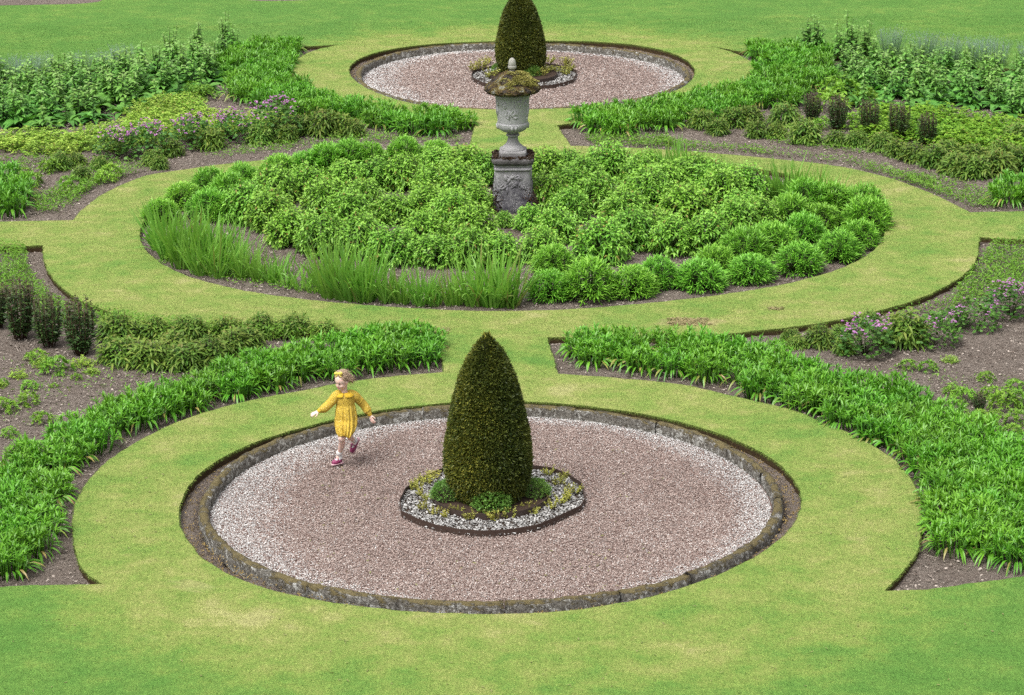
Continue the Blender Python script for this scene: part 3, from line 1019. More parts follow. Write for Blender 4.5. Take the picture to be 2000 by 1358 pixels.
# 5 dark upright column with bronze tips
M_DARK = leaf_mat('bronze upright leaves', (0.034, 0.08, 0.024), (0.085, 0.155, 0.04), flag=(.085, .05, .042), trans=.15, rough=.5, spec=.3, ovar=.15)
def column_plant():
    mb = MB(); st = MB()
    k = 40
    for q in range(k):
        a = rng.random() * 6.283; r = math.sqrt(rng.random())
        b = np.array([.07 * r * math.cos(a), .07 * r * math.sin(a), 0]); h = rng.uniform(.46, .62) * (1 - .12 * r)
        e = np.array([.16 * r * math.cos(a), .16 * r * math.sin(a), h])
        m = 36
        t = np.sort(rng.uniform(.1, 1, m))
        bow = np.array([math.cos(a), math.sin(a), 0]) * .035
        p = b + (e - b) * t[:, None] + bow * np.sin(t * 3.1)[:, None]
        az = rng.random(m) * 6.283
        leaves(mb, p, sph(az, rng.uniform(.1, .8, m)), rng.uniform(.04, .075, m) * (1.1 - .7 * t ** 3), rng.uniform(.013, .021, m), .25, 'oval', 3, .2, flag=np.clip((t - .75) / .2, 0, 1) * rng.uniform(.4, 1, m), roll=.5)
        tube(st, np.stack([b, b + (e - b) * .5 + bow, e]), [.004, .004, .002], 4)
    return [('foliage', finish(mb, M_DARK, 'column_foliage')), ('stems', finish(st, M_BSTEM, 'column_stems'))]
make_variants('column', column_plant, 4, None)

# 6 purple-flowered plant
M_GER = leaf_mat('lobed leaves', (0.048, 0.1425, 0.0216), (0.108, 0.247, 0.036), trans=.2, rough=.5, spec=.3, ovar=.1)
M_PETAL = leaf_mat('purple petals', (.41, .15, .43), (.65, .34, .63), trans=.25, rough=.5, spec=.2, ovar=.05)
def flower_plant(nf=26):
    def f():
        mb = MB(); fl = MB()
        pos, nr = dome_points(420, .28, .34, .04, .3, .12)
        az = rng.random(len(pos)) * 6.283
        leaves(mb, pos, sph(az, rng.uniform(-.1, .5, len(pos))) + nr * .4, rng.uniform(.035, .062, len(pos)), rng.uniform(.035, .055, len(pos)), .3, 'round', 3, .15, roll=.5)
        for q in range(nf):
            a = rng.random() * 6.283; r = .26 * math.sqrt(rng.random())
            e = np.array([r * 1.1 * math.cos(a), r * 1.1 * math.sin(a), .36 + rng.uniform(.0, .13) - r * .35])
            tube(fl, [e * [.1, .1, 0], e * [.6, .6, .55], e], [.003, .002, .0015], 3, (.5, 0, 0, 0), 1)
            for w in range(rng.integers(2, 5)):
                c = e + rng.normal(0, .02, 3)
                m = 6
                leaves(fl, np.tile(c, (m, 1)), sph(np.arange(m) * 1.047 + rng.random(), rng.normal(.4, .3, m)), .019, .017, .2, 'round', 2, 0)
        return [('foliage', finish(mb, M_GER, 'flower_plant_foliage')), ('flowers', finish(fl, [M_PETAL, M_STEM], 'flowers'))]
    return f
make_variants('flower', flower_plant(34), 3, None)
make_variants('flower_sparse', flower_plant(9), 2, None)

# 7 dull green plant with reddish young leaves
M_PEO = leaf_mat('reddish shrub leaves', (0.0605, 0.1615, 0.0204), (0.143, 0.2945, 0.039), flag=(.22, .13, .06), trans=.22, rough=.5, spec=.3, ovar=.16, young=(0.264, 0.2755, 0.054))
def bronze_plant():
    mb = MB(); st = MB()
    pos, nr = dome_points(58, .22, .27, .05, .35, .09)
    for p, d in zip(pos, nr):
        m = 12
        t = np.linspace(0, 1, m)
        az = np.arange(m) * 2.4 + rng.random() * 6
        d2 = unit(d + rng.normal(0, .15, 3))
        s1 = unit(np.cross(d2, [.3, .2, 1])); s2 = np.cross(d2, s1)
        dd = s1 * np.cos(az)[:, None] + s2 * np.sin(az)[:, None] + d2 * (.2 + t)[:, None]
        top = np.clip((p[2] - .2) / .15, 0, 1)
        leaves(mb, p + d2 * (.12 * (t - 1))[:, None], dd, rng.uniform(.075, .12, m), rng.uniform(.021, .032, m), rng.uniform(.35, .75, m), 'lance', 3, .22, young=t ** 2 * rng.uniform(.1, .6, m), flag=top * t ** 3 * (rng.random(m) < .35) * .55, roll=.4)
        q = p * [.3, .3, 0]
        tube(st, [q, p - d2 * .03], [.005, .003], 4)
    return [('foliage', finish(mb, M_PEO, 'bronze_foliage')), ('stems', finish(st, M_BSTEM, 'bronze_stems'))]
make_variants('bronze', bronze_plant, 5, None)

# 8 small tuft
M_TUFT = leaf_mat('tuft leaves', (0.0715, 0.2, 0.0204), (0.169, 0.36, 0.036), trans=.28, rough=.45, spec=.3, ovar=.18, young=(0.26, 0.46, 0.054))
def tuft():
    mb = MB()
    pos, nr = dome_points(34, .1, .09, .02, .5, .12)
    for p, d in zip(pos, nr):
        m = 8
        az = np.arange(m) * 2.4 + rng.random() * 6
        s1 = unit(np.cross(d, [.3, .2, 1])); s2 = np.cross(d, s1)
        dd = s1 * np.cos(az)[:, None] + s2 * np.sin(az)[:, None] + d * rng.uniform(.4, 1.3, m)[:, None]
        leaves(mb, np.tile(p, (m, 1)), dd, rng.uniform(.035, .06, m), rng.uniform(.011, .017, m), .25, 'oval', 3, .2, young=rng.random(m), roll=.4)
    return [('foliage', finish(mb, M_TUFT, 'tuft_foliage'))]
make_variants('tuft', tuft, 4, None)

# 9 lime coloured low plant
M_LIME = leaf_mat('lime leaves', (0.21, 0.39, 0.04), (0.44, 0.6, 0.11), flag=(.42, .3, .1), trans=.3, rough=.5, spec=.25, ovar=.12)
M_SOFT = leaf_mat('soft green leaves', (0.125, 0.29, 0.0216), (0.275, 0.48, 0.048), trans=.3, rough=.5, spec=.25, ovar=.12)
def low_plant(mat, nm, L0=.04):
    def f():
        mb = MB()
        pos, nr = dome_points(70, .23, .15, .02, .4, .2)
        for p, d in zip(pos, nr):
            m = 7
            az = np.arange(m) * 1.05 + rng.random() * 6
            tube(mb, [p * [.1, .1, 0], p * [.6, .6, .5], p], [.004, .003, .002], 4, (.2, .2, 0, 0))
            leaves(mb, np.tile(p, (m, 1)) + rng.normal(0, .008, (m, 3)), sph(az, rng.uniform(0, .6, m)) + d * .3, rng.uniform(.8, 1.4, m) * L0, rng.uniform(.5, .75, m) * L0, .4, 'oval', 3, .2, flag=(rng.random(m) < .03) * .7, roll=.3)
        return [('foliage', finish(mb, mat, nm))]
    return f
make_variants('lime', low_plant(M_LIME, 'lime_foliage'), 4, None)
make_variants('soft', low_plant(M_SOFT, 'soft_foliage', .045), 4, None)

# 10 coarse plant with large leaves and upright flowering stalks
M_COM = leaf_mat('large coarse leaves', (.068, .205, .035), (.158, .38, .066), flag=(.24, .38, .12), trans=.22, rough=.45, spec=.3, ovar=.12, young=(.24, .46, .085))
def coarse_plant(stalks=4, big=20, hs=.52):
    def f():
        mb = MB(); st = MB()
        k = big
        az = np.arange(k) * 2.4 + rng.normal(0, .3, k)
        el = rng.uniform(.25, 1.0, k)
        leaves(mb, sph(az, el * 0) * .05 + [0, 0, .06], sph(az, el), rng.uniform(.26, .4, k), rng.uniform(.1, .15, k), rng.uniform(.35, .8, k), 'oval', 6, .18, roll=.25)
        for q in range(stalks):
            a = rng.random() * 6.283; r = rng.uniform(.03, .2)
            h = hs * rng.uniform(.7, 1.1)
            e = np.array([r * math.cos(a), r * math.sin(a), h])
            b = e * [.4, .4, 0]
            tube(st, [b, (b + e) / 2, e], [.008, .006, .003], 5)
            m = 20
            t = np.linspace(.25, 1, m)
            az = np.arange(m) * 2.4 + rng.random() * 6
            leaves(mb, b + (e - b) * t[:, None], sph(az, rng.uniform(.1, .9, m)), (.21 - .12 * t) * rng.uniform(.8, 1.2, m), (.08 - .045 * t), .55, 'oval', 4, .18, young=t ** 2 * .8, flag=(t > .85) * rng.uniform(.2, .9, m), roll=.3)
        return [('foliage', finish(mb, M_COM, 'coarse_foliage')), ('stems', finish(st, M_STEM, 'coarse_stems'))]
    return f
make_variants('coarse', coarse_plant(), 5, None)
make_variants('coarse_tall', coarse_plant(7, 8, .72), 3, None)
make_variants('coarse_low', coarse_plant(1, 20, .45), 3, None)

# 11 blue-grey wispy plant
M_CAT = leaf_mat('blue grey leaves', (0.13, 0.24, 0.13), (0.27, 0.4, 0.27), flag=(.26, .27, .36), trans=.25, rough=.6, spec=.2, ovar=.1)
def wispy_plant():
    mb = MB()
    for q in range(110):
        a = rng.random() * 6.283; r = .24 * math.sqrt(rng.random()); h = rng.uniform(.34, .5)
        e = np.array([r * 1.2 * math.cos(a), r * 1.2 * math.sin(a), h]); b = e * [.5, .5, 0]
        m = 15
        t = np.linspace(.15, 1, m)
        leaves(mb, b + (e - b) * t[:, None], sph(np.arange(m) * 2.4 + q, rng.uniform(.2, .9, m)), rng.uniform(.018, .035, m), .008, .2, 'oval', 2, 0, flag=(t > .8) * rng.uniform(.2, .9, m))
        tube(mb, [b, e], [.002, .0012], 3, (.4, .4, 0, 0))
    return [('foliage', finish(mb, M_CAT, 'wispy_foliage'))]
make_variants('wispy', wispy_plant, 3, None)

# 12 box ball, 13 yellow dwarf plant, 14 grey-green wisp
M_BOX = leaf_mat('box leaves', (0.06, 0.16, 0.024), (0.15, 0.29, 0.05), trans=.2, rough=.45, spec=.3, ovar=.08, young=(0.23, 0.4, 0.08))
def box_ball():
    mb = MB()
    pos, nr = dome_points(900, .2, .22, .03, .2, .07)
    for q in range(4):
        dd = nr + rng.normal(0, .6, nr.shape)
        leaves(mb, pos - nr * .02 + rng.normal(0, .006, pos.shape), dd, rng.uniform(.018, .032, len(pos)), rng.uniform(.008, .013, len(pos)), .1, 'oval', 2, 0, young=rng.random(len(pos)) ** 2)
    return [('foliage', finish(mb, M_BOX, 'box_foliage'))]
make_variants('box', box_ball, 3, None)
M_GOLD = leaf_mat('golden leaves', (0.27, 0.3, 0.05), (0.56, 0.54, 0.12), trans=.25, rough=.45, spec=.3, ovar=.15, flag=(.35, .22, .08))
def gold_plant():
    mb = MB(); st = MB()
    for q in range(12):
        a = rng.random() * 6.283; r = .08 * math.sqrt(rng.random()); h = rng.uniform(.07, .14)
        e = np.array([r * 1.5 * math.cos(a), r * 1.5 * math.sin(a), h]); b = e * [.4, .4, 0]
        m = 16
        t = np.linspace(.25, 1, m)
        leaves(mb, b + (e - b) * t[:, None], sph(np.arange(m) * 2.4, rng.uniform(.1, 1, m)), rng.uniform(.018, .032, m), rng.uniform(.01, .016, m), .2, 'oval', 3, .2, roll=.5)
        tube(st, [b, e], [.003, .002], 4)
    return [('foliage', finish(mb, M_GOLD, 'gold_foliage')), ('stems', finish(st, M_BSTEM, 'gold_stems'))]
make_variants('gold', gold_plant, 4, None)

ORD = ['first', 'second', 'third', 'fourth', 'fifth', 'sixth', 'seventh', 'eighth', 'ninth', 'tenth', 'eleventh', 'twelfth']
def ordinal(i, n, lo='left', hi='right'):
    if n == 1: return 'only one'
    if i == 0: return f'first from the {lo}'
    if i == n - 1: return f'first from the {hi}'
    if i < n / 2: return f'{ORD[i]} from the {lo}'
    return f'{ORD[n - 1 - i]} from the {hi}'

def rows_of(pts, per_row):
    """split base points into rows from front to back, each sorted from left to right"""
    p = sorted(pts, key=lambda q: -q[1])
    k = max(1, round(len(p) / per_row))
    rows = [list(r) for r in np.array_split(np.array(p, dtype=float), k)]
    return [sorted([tuple(q) for q in r], key=lambda q: q[0]) for r in rows]

# ------------------------------------------------------------------ oval bed
shrubs = [(530,455),(568,485),(628,497),(706,500),(485,440),(535,405),(600,392),(638,430),(683,455),(708,420),(675,380),(735,377),
          (768,515),(850,520),(770,442),(830,482),(885,458),(925,478),(915,520),(975,516),(1055,513),(1038,456),(984,452),(1088,480),(898,405),(845,400),(790,378),
          (853,350),(910,362),(944,366),(925,424),(840,436),(1064,360),(1072,410),(1108,356),(1115,395),(1110,440),(1175,512),(1170,420),(1220,452),(1140,380),(1190,360),
          (1250,382),(1262,358),(1285,480),(1318,496),(1382,492),(1338,436),(1265,414),(1358,385),(1450,452),(1455,405),(1437,474),(1485,462),(1410,420),(1300,395),(1232,492),(1395,398)]
G_SH = 'leafy light green shrubs in the oval bed'
for ri, row in enumerate(rows_of(shrubs, 10)):
    rn = 'front row' if ri == 0 else f'{ORD[ri]} row'
    for i, q in enumerate(row):
        w = at(q[0], q[1] - (3 if ri == 0 else 9), ZS)
        place('shrub', 'leafy_shrub', w[0], w[1], ZS, f'leafy light green shrub in the oval bed, {ordinal(i, len(row))} in the {rn}', 'shrub', G_SH, (.55 if q[0] == 984 else .85 if abs(q[0] - 1003) < 75 and 430 < q[1] < 485 else 1.2) * rng.uniform(.88, 1.12), rng.uniform(.88, 1.06))

moundsR = [(1072,598),(1152,595),(1235,590),(1082,548),(1285,572),(1367,577),(1465,562),(1395,548),(1560,545),(1638,521),(1675,497),(1692,466),(1505,508),(1570,488),(1600,462),(1575,434),(1625,432),(1685,436),(1455,528),(1545,458)]
moundsL = [(315,447),(360,420),(410,394),(475,380),(450,415),(410,440),(442,443),(548,360),(600,352),(640,348),(680,342),(722,340),(790,333),(852,326)]
for pts, w_, per, rest in ((moundsR, 'right', 5, ''), (moundsL, 'left', 5, '')):
    for ri, row in enumerate(rows_of(pts, per)):
        rn = 'front row' if ri == 0 else f'{ORD[ri]} row'
        for i, q in enumerate(row):
            w = at(q[0], q[1] - 14, ZS)
            place('mound', 'mound_plant', w[0], w[1], ZS, f'{w_} side narrow-leaved mound in the oval bed, {ordinal(i, len(row))} in the {rn}', 'mound plant', 'narrow-leaved mounds in the oval bed', (1.17 if w_ == 'right' else 1.05) * rng.uniform(.88, 1.13), rng.uniform(.76, .96))

irF = [(318,494,.95),(336,512,1.08),(360,528,1.05),(385,515,1.0),(396,541,1),(428,547,.85),(418,522,.95),(476,548,.66),(506,554,.62),(458,522,.72),(532,558,.5),
       (652,586,.98),(682,590,1.05),(712,592,.92),(757,596,.7),(785,598,.66),(824,600,.76),(850,602,.62),(885,602,.72),(930,603,.95),(965,604,1.12),(996,604,.92)]
for i, (x, y, s) in enumerate(irF):
    w = at(x, y - 6, ZS)
    place('iris', 'iris_plant', w[0], w[1], ZS, f'tall sword-leaved iris tuft at the front edge, {ordinal(i, len(irF)) if min(i, len(irF) - 1 - i) < 12 else ""} along it', 'iris', 'iris tufts in the oval bed', s * 1.05)
irB = [(1298,350,.8),(1318,352,.95),(1340,355,.9),(1368,360,.75),(1398,366,.7),(1515,392,.85),(1540,395,1),(1566,398,.95),(1592,402,.9),(1622,408,.85),(1648,414,.65),(1235,345,.5)]
irB.sort()
for i, (x, y, s) in enumerate(irB):
    w = at(x, y, ZS)
    place('iris', 'iris_plant', w[0], w[1], ZS, f'dark green iris tuft at the back edge of the oval bed, {ordinal(i, len(irB))}', 'iris', 'iris tufts in the oval bed', s * .9)
irT = [(560,560),(590,566),(615,572),(545,540),(612,556),(640,570)]
for i, (x, y) in enumerate(sorted(irT)):
    w = at(x, y, ZS)
    place('iris_thin', 'iris_plant', w[0], w[1], ZS, f'thin sparse iris tuft on bare soil at the front edge, {ordinal(i, len(irT))}', 'iris', 'iris tufts in the oval bed', .8)

# ------------------------------------------------------------------ borders of broad-bladed plants
belts = [
 ('near left', [(60,1122),(105,1080),(95,1010),(125,940),(190,880),(280,835),(420,790),(580,752),(720,728),(838,712),(840,680),(740,672),(650,688),(520,716),(440,752),(340,785),(200,818),(120,878),(30,940),(-40,970),(-60,1128)], .265),
 ('near right', [(1130,712),(1210,725),(1320,745),(1450,768),(1560,800),(1660,840),(1745,885),(1808,940),(1832,1010),(1835,1070),(1860,1100),(2060,1108),(2100,960),(1985,905),(1890,850),(1800,795),(1690,772),(1600,745),(1500,712),(1400,695),(1300,690),(1200,676),(1145,684)], .265),
 ('far left', [(905,262),(850,268),(770,262),(700,240),(600,232),(520,215),(470,205),(440,180),(440,140),(455,110),(520,102),(585,104),(590,118),(560,135),(545,150),(560,175),(620,205),(700,225),(800,240),(905,245)], .33),
 ('far right', [(1130,262),(1200,266),(1300,258),(1390,240),(1480,220),(1560,205),(1610,180),(1620,140),(1600,115),(1540,106),(1480,108),(1500,135),(1500,160),(1450,182),(1330,212),(1220,232),(1130,245)], .33)]
nb = 0
for wname, poly, sp in belts:
    pts = scatter(poly, sp, ZS, 5000, 31)
    nb += len(pts)
    for x, y in pts:
        place('border', 'border_plant', x, y, ZS, f'broad-bladed bright green plant in the dense {wname} border strip', 'border plant', f'broad-bladed plants in the {wname} border', 1.12 if 'near' in wname else 1.2)
for wname, poly in (('left', [(-60,425),(38,422),(42,395),(20,365),(-60,352)]), ('right', [(1965,402),(2060,408),(2060,368),(1985,372)])):
    for x, y in scatter(poly, .33, ZS, 2000, 5):
        nb += 1
        place('border', 'border_plant', x, y, ZS, f'broad-bladed bright green plant at the {wname} end of the cross path', 'border plant', f'broad-bladed plants at the {wname} cross path', 1.25)

# ------------------------------------------------------------------ side beds
def put(key, name, pts, lab, cat, group, s=1.0, dy=0, sz=None):
    """plants of one kind in one bed, told apart by their place from left to right"""
    pts = sorted(pts)
    for i, q in enumerate(pts):
        w = at(q[0], q[1] + dy, ZS)
        sc = s * (q[2] if len(q) > 2 else 1)
        l = lab.format(o=ordinal(i, len(pts)))
        place(key, name, w[0], w[1], ZS, l, cat, group, sc, sz)

put('column', 'column_plant', [(-8,640,.92),(37,662,1.08),(98,676,.94),(160,692,1.02)], 'dark upright bronze-tipped plant on the left, {o} of its row', 'upright plant', 'dark upright plants on the left', 1.15)
put('column', 'column_plant', [(1585,240,.9),(1635,255),(1695,266,1.05),(1755,272,1.08),(1812,283)], 'dark upright bronze-tipped plant in the far right bed, {o} of its row', 'upright plant', 'dark upright plants on the right', .95)

put('flower', 'flower_plant', [(1690,692,1.02),(1972,618,1.05)], 'purple-flowered dark green plant in the near right bed, {o}', 'flowering plant', 'purple-flowered plants', 1.0)
put('flower_sparse', 'flower_plant', [(1825,674,1),(1905,645,.9),(1860,640,.7)], 'dark green plant with few purple flowers in the near right bed, {o}', 'flowering plant', 'purple-flowered plants', .95)
put('flower', 'flower_plant', [(230,308,1.05),(290,304,1),(378,286,1),(455,276,1.0),(540,266,1.2)], 'purple-topped dark green plant along the far left bed, {o}', 'flowering plant', 'purple-flowered plants', 1.1)

put('bronze', 'bronze_plant', [(235,708,1.1),(292,715,1.15),(362,718,1.15),(408,708,1.05),(455,690),(230,664,1.1),(300,660),(370,660),(440,658),(510,655),(575,655),(480,678),(340,690),(635,660,.8)], 'dull green shrub with reddish tips, {o} of the near left group', 'shrub', 'reddish-tipped shrubs', .95, 0, .85)
put('bronze', 'bronze_plant', [(1765,672,1.2),(1600,676,.8),(1555,680,.5),(1640,662,.5),(1545,668,.5),(1700,640,.6),(1648,690,.55)], 'reddish-tipped plant beside the purple flowers on the right, {o}', 'shrub', 'reddish-tipped shrubs', 1.0)
put('bronze', 'bronze_plant', [(1370,250),(1402,262,.9),(1432,248,1.1),(1465,244,1.1),(1478,268,.9),(1532,246,1.2),(1515,268,.8),(1572,278,1.25),(1633,284,.8),(1672,286,.9),(1722,294),(1752,306,.9)], 'reddish-tipped plant left of centre in the far right bed, {o}', 'shrub', 'reddish-tipped shrubs', .88)
put('bronze', 'bronze_plant', [(1785,314),(1825,324,1.1),(1870,340,1.1),(1905,346,1.2),(1945,340,1.2),(1992,330,1.2),(1985,285,1.2),(1955,318,1.1),(1900,318,1),(1850,312,1)], 'reddish-tipped plant at the right end of the far right bed, {o}', 'shrub', 'reddish-tipped shrubs', 1.0, 0, .85)
put('bronze', 'bronze_plant', [(335,304,.8),(412,290,.9),(508,280,.9),(585,262,1),(632,264,1.2),(665,262,1),(300,322,.7),(560,275,.8),(690,266,.8),(150,322,.6),(118,330,.8),(195,330,.6),(312,330,.6),(160,350,.6)], 'reddish-tipped plant in front of the far left bed, {o}', 'shrub', 'reddish-tipped shrubs', 1.0)

tl = [(110,728,2.2),(72,706,1.5),(58,760,1.2),(55,790,1.5),(10,803,1.6),(82,826,1.4),(20,853,1.1),(5,752,.8),(105,757,.6),(150,742,.8)]
put('tuft', 'tuft_plant', tl, 'small bright tuft on bare soil in the near left bed, {o}', 'tuft', 'small tufts on bare soil', .72)
put('lime', 'tuft_plant', [(36,738,.45),(162,716,.5),(2,756,.35),(180,730,.4),(85,716,.5)], 'small lime tuft on bare soil in the near left bed, {o}', 'tuft', 'small tufts on bare soil', 1.0)
tr_ = [(1772,720,.9),(1812,724,1),(1925,744,.8),(1982,764,1.1),(1882,785,1.2),(1960,795,1.4),(1992,792,1.3),(1920,830,1.3)]
put('tuft', 'tuft_plant', tr_, 'small tuft scattered on the near right bare soil, {o}', 'tuft', 'small tufts on bare soil', 1.0)
put('tuft', 'tuft_plant', [(1990,830,1.5),(1975,852,1.2),(1935,776,1.2),(1945,815,.8),(1860,770,1.1),(1880,812,.8)], 'dark small tuft beside the near right border, {o}', 'tuft', 'small tufts on bare soil', .85)
put('column', 'column_plant', [(1912,806,.5)], 'short dark upright plant among tufts by the near right border', 'upright plant', None, .8)
put('lime', 'tuft_plant', [(1856,708,.4)], 'small lime tuft on the bare soil at right', 'tuft', None, 1.0)
put('tuft', 'tuft_plant', [(60,362,1.5),(100,336,1.4),(215,346,1.4),(205,356,1.2),(140,372,1.5),(45,345,1)], 'small tuft on the far left bare soil, {o}', 'tuft', 'small tufts on bare soil', 1.1)
put('tuft', 'tuft_plant', [(375,187,1.5),(400,192,1.5),(360,200,1.2)], 'green tuft on soil by the large-leaved plants, {o}', 'tuft', 'small tufts on bare soil', 1.1)
put('tuft', 'tuft_plant', [(1640,188,2.6),(1620,215,2.4),(1690,200,1.6),(1605,250,1.3),(1545,262,1.0),(1665,246,1.6)], 'bright tuft among the dark upright plants, {o}', 'tuft', 'small tufts on bare soil', 1.1)

def mass(key, name, poly, sp, lab, cat, group, s=1.0, seed=3, sz=None):
    P = scatter(poly, sp, ZS, 4000, seed)
    for x, y in P: place(key, name, x, y, ZS, lab, cat, group, s, sz)
    print(name, group, len(P))
mass('coarse', 'coarse_plant', [(-40,245),(60,250),(130,236),(230,212),(300,188),(360,172),(420,165),(445,125),(400,118),(300,140),(150,160),(-40,178)], .36, 'coarse large-leaved plant with pale flower stalks in the far left bed', 'leafy plant', 'large-leaved plants in the far left bed', 1.1)
mass('coarse_low', 'coarse_plant', [(60,256),(130,243),(230,220),(300,196),(360,180),(425,172),(430,182),(360,190),(300,206),(230,230),(130,252)], .4, 'large-leaved plant along the front of the far left bed', 'leafy plant', 'large-leaved plants at the front of the far left bed', .95)
mass('coarse_tall', 'coarse_plant', [(330,130),(440,115),(490,105),(480,95),(400,103),(320,120)], .45, 'tall pale stalked plant behind the large-leaved mass on the left', 'leafy plant', 'tall stalked plants on the far left', .85)
mass('coarse', 'coarse_plant', [(1660,178),(1730,198),(1800,205),(1880,205),(1960,225),(2060,245),(2070,165),(1950,150),(1850,142),(1740,132),(1650,135)], .36, 'coarse large-leaved plant with pale flower stalks in the far right bed', 'leafy plant', 'large-leaved plants in the far right bed', 1.0, 4)
mass('coarse_low', 'coarse_plant', [(1650,182),(1700,204),(1780,214),(1850,212),(1850,222),(1760,224),(1690,214),(1645,192)], .36, 'large-leaved plant along the front of the far right mass', 'leafy plant', 'large-leaved plants at the front of the far right bed', .95, 4)
put('coarse_tall', 'coarse_plant', [(1578,112,1),(1595,113,.95),(1640,118,.9),(1662,112,1.05),(1690,118,.9)], 'tall dark stalked plant rising behind the right border, {o}', 'leafy plant', 'tall stalked plants on the far right', 1.0)
mass('wispy', 'wispy_plant', [(1700,112),(1750,118),(1900,132),(2060,150),(2060,143),(1900,125),(1750,112)], .38, 'blue-grey wispy plant along the back of the far right bed', 'wispy plant', 'blue-grey wispy plants on the right', 1.05)
mass('wispy', 'wispy_plant', [(-40,172),(60,162),(150,152),(260,138),(260,131),(150,144),(0,157),(-40,162)], .42, 'blue-grey wispy plant along the back of the far left bed', 'wispy plant', 'blue-grey wispy plants on the left', .85)
mass('lime', 'lime_plant', [(-30,276),(50,268),(130,276),(200,262),(250,246),(262,230),(310,206),(360,200),(385,232),(470,232),(560,238),(540,252),(420,270),(300,282),(200,298),(110,304),(40,298),(-30,296)], .3, 'lime yellow low plant in the drift across the far left bed', 'low plant', 'lime low plants in the far left bed', 1.05)
mass('soft', 'soft_plant', [(1700,232),(1780,230),(1900,240),(2060,265),(2070,320),(1950,300),(1850,292),(1800,276),(1700,275),(1690,250)], .3, 'soft bright green low plant in the drift across the far right bed', 'low plant', 'soft green low plants in the far right bed', 1.2)

# low ground cover, nobody could count it
M_GC = leaf_mat('ground cover leaves', (0.0975, 0.24, 0.021), (0.208, 0.4, 0.045), trans=.28, rough=.5, spec=.25, ovar=0, flag=(.25, .2, .1))
def ground_cover(polys, dens=900, h=.09):
    mb = MB()
    for poly, dn, hh in polys:
        P = world(poly, ZS)
        lo, hi = P.min(0), P.max(0)
        p = lo + rng.random((int(np.prod(hi - lo) * dens * dn * 4), 2)) * (hi - lo)
        p = p[inside(p, P)]
        nz = smooth_noise(p, 2.6, 77)
        p, nz = p[rng.random(len(p)) < np.clip(.62 + .5 * nz, .08, 1)], None
        n = len(p)
        z = ZS + hh * rng.random(n) ** .8
        leaves(mb, np.c_[p, z], sph(rng.random(n) * 6.283, rng.uniform(.1, 1.2, n)), rng.uniform(.035, .075, n), rng.uniform(.009, .018, n), .35, 'lance', 3, .2, flag=(rng.random(n) < .03) * .7)
    tag(mb.build('ground_cover', M_GC), kind='stuff')
ground_cover([
 ([(-20,488),(48,490),(58,540),(100,590),(190,632),(120,640),(40,600),(-20,590)], 1.1, .16),
 ([(130,600),(210,625),(330,640),(600,655),(640,668),(450,668),(220,662)], 1.0, .16),
 ([(1940,482),(2060,482),(2060,560),(1960,575),(1880,600),(1840,610),(1880,560)], 1.0, .13),
 ([(1640,640),(1840,590),(1960,570),(1900,620),(1760,665),(1560,690),(1500,670)], .35, .08),
 ([(1140,272),(1300,272),(1330,287),(1170,291)], 1.1, .1),
 ([(1300,280),(1480,293),(1700,320),(1860,368),(1960,405),(1900,410),(1780,362),(1640,318),(1440,300),(1300,292)], .55, .09),
 ([(1690,330),(1840,350),(1960,385),(1960,410),(1890,408),(1790,365)], .6, .09),
 ([(640,262),(760,268),(900,275),(900,280),(760,283),(640,285)], .5, .1),
 ([(390,292),(520,284),(640,275),(640,288),(520,300),(400,312)], .35, .07),
 ([(65,388),(150,372),(190,350),(300,330),(180,372),(120,418),(70,418)], .9, .12),
 ([(0,305),(100,305),(300,320),(220,345),(60,340),(0,350)], .22, .07),
 ([(1480,262),(1700,285),(1800,310),(1700,305),(1500,280)], .3, .07),
 ([(0,700),(200,720),(420,730),(280,770),(150,790),(0,880)], .07, .05),
 ([(1560,700),(1700,720),(2000,740),(2000,880),(1850,760)], .06, .05),
 ([(300,520),(480,560),(640,580),(640,560),(480,535),(330,505)], .45, .08),
 ([(480,500),(640,560),(900,590),(900,570),(640,530)], .2, .06)])

# the worn and scraped patch of bare earth on the ring path, with a few weeds, leaves and clippings lying about
def litter():
    mb = MB()
    for (x0, x1, y0, y1, n, dry) in ((1305, 1400, 622, 636, 900, .8), (1500, 1530, 601, 606, 120, .8), (850, 880, 642, 652, 150, .6), (600, 1300, 840, 1130, 260, .5), (0, 2000, 1180, 1350, 160, .4), (150, 330, 900, 1100, 60, .4), (1600, 1800, 850, 1100, 60, .4)):
        px = rng.uniform(x0, x1, n); py = rng.uniform(y0, y1, n)
        P = np.array([at(a, b, 0)[:2] for a, b in zip(px, py)])
        if n > 120 and dry > .55: P = P[smooth_noise(P * [1, .5], 5, 8) > -.2]
        z = np.full(len(P), .012)
        for hole, kerb in ((holeA, kerbA),):
            z = np.where(inside(P, hole), ZG + .016, z)
        if dry == .5:
            d = P - C0; r_ = np.hypot(*d.T); k = (r_ < 2.5) & (r_ > 1.1); P, z = P[k], z[k]
        m = len(P)
        leaves(mb, np.c_[P, z], sph(rng.random(m) * 6.283, rng.normal(.05, .2, m)), rng.uniform(.015, .05, m), rng.uniform(.006, .016, m), .1, 'oval', 3, .1, flag=np.full(m, dry) * rng.uniform(.6, 1.2, m).clip(0, 1))
    tag(mb.build('leaf_litter', leaf_mat('fallen leaves', (.1, .16, .04), (.2, .26, .07), flag=(.34, .25, .15), trans=.1, rough=.8, spec=.15, ovar=0)), kind='stuff')
litter()

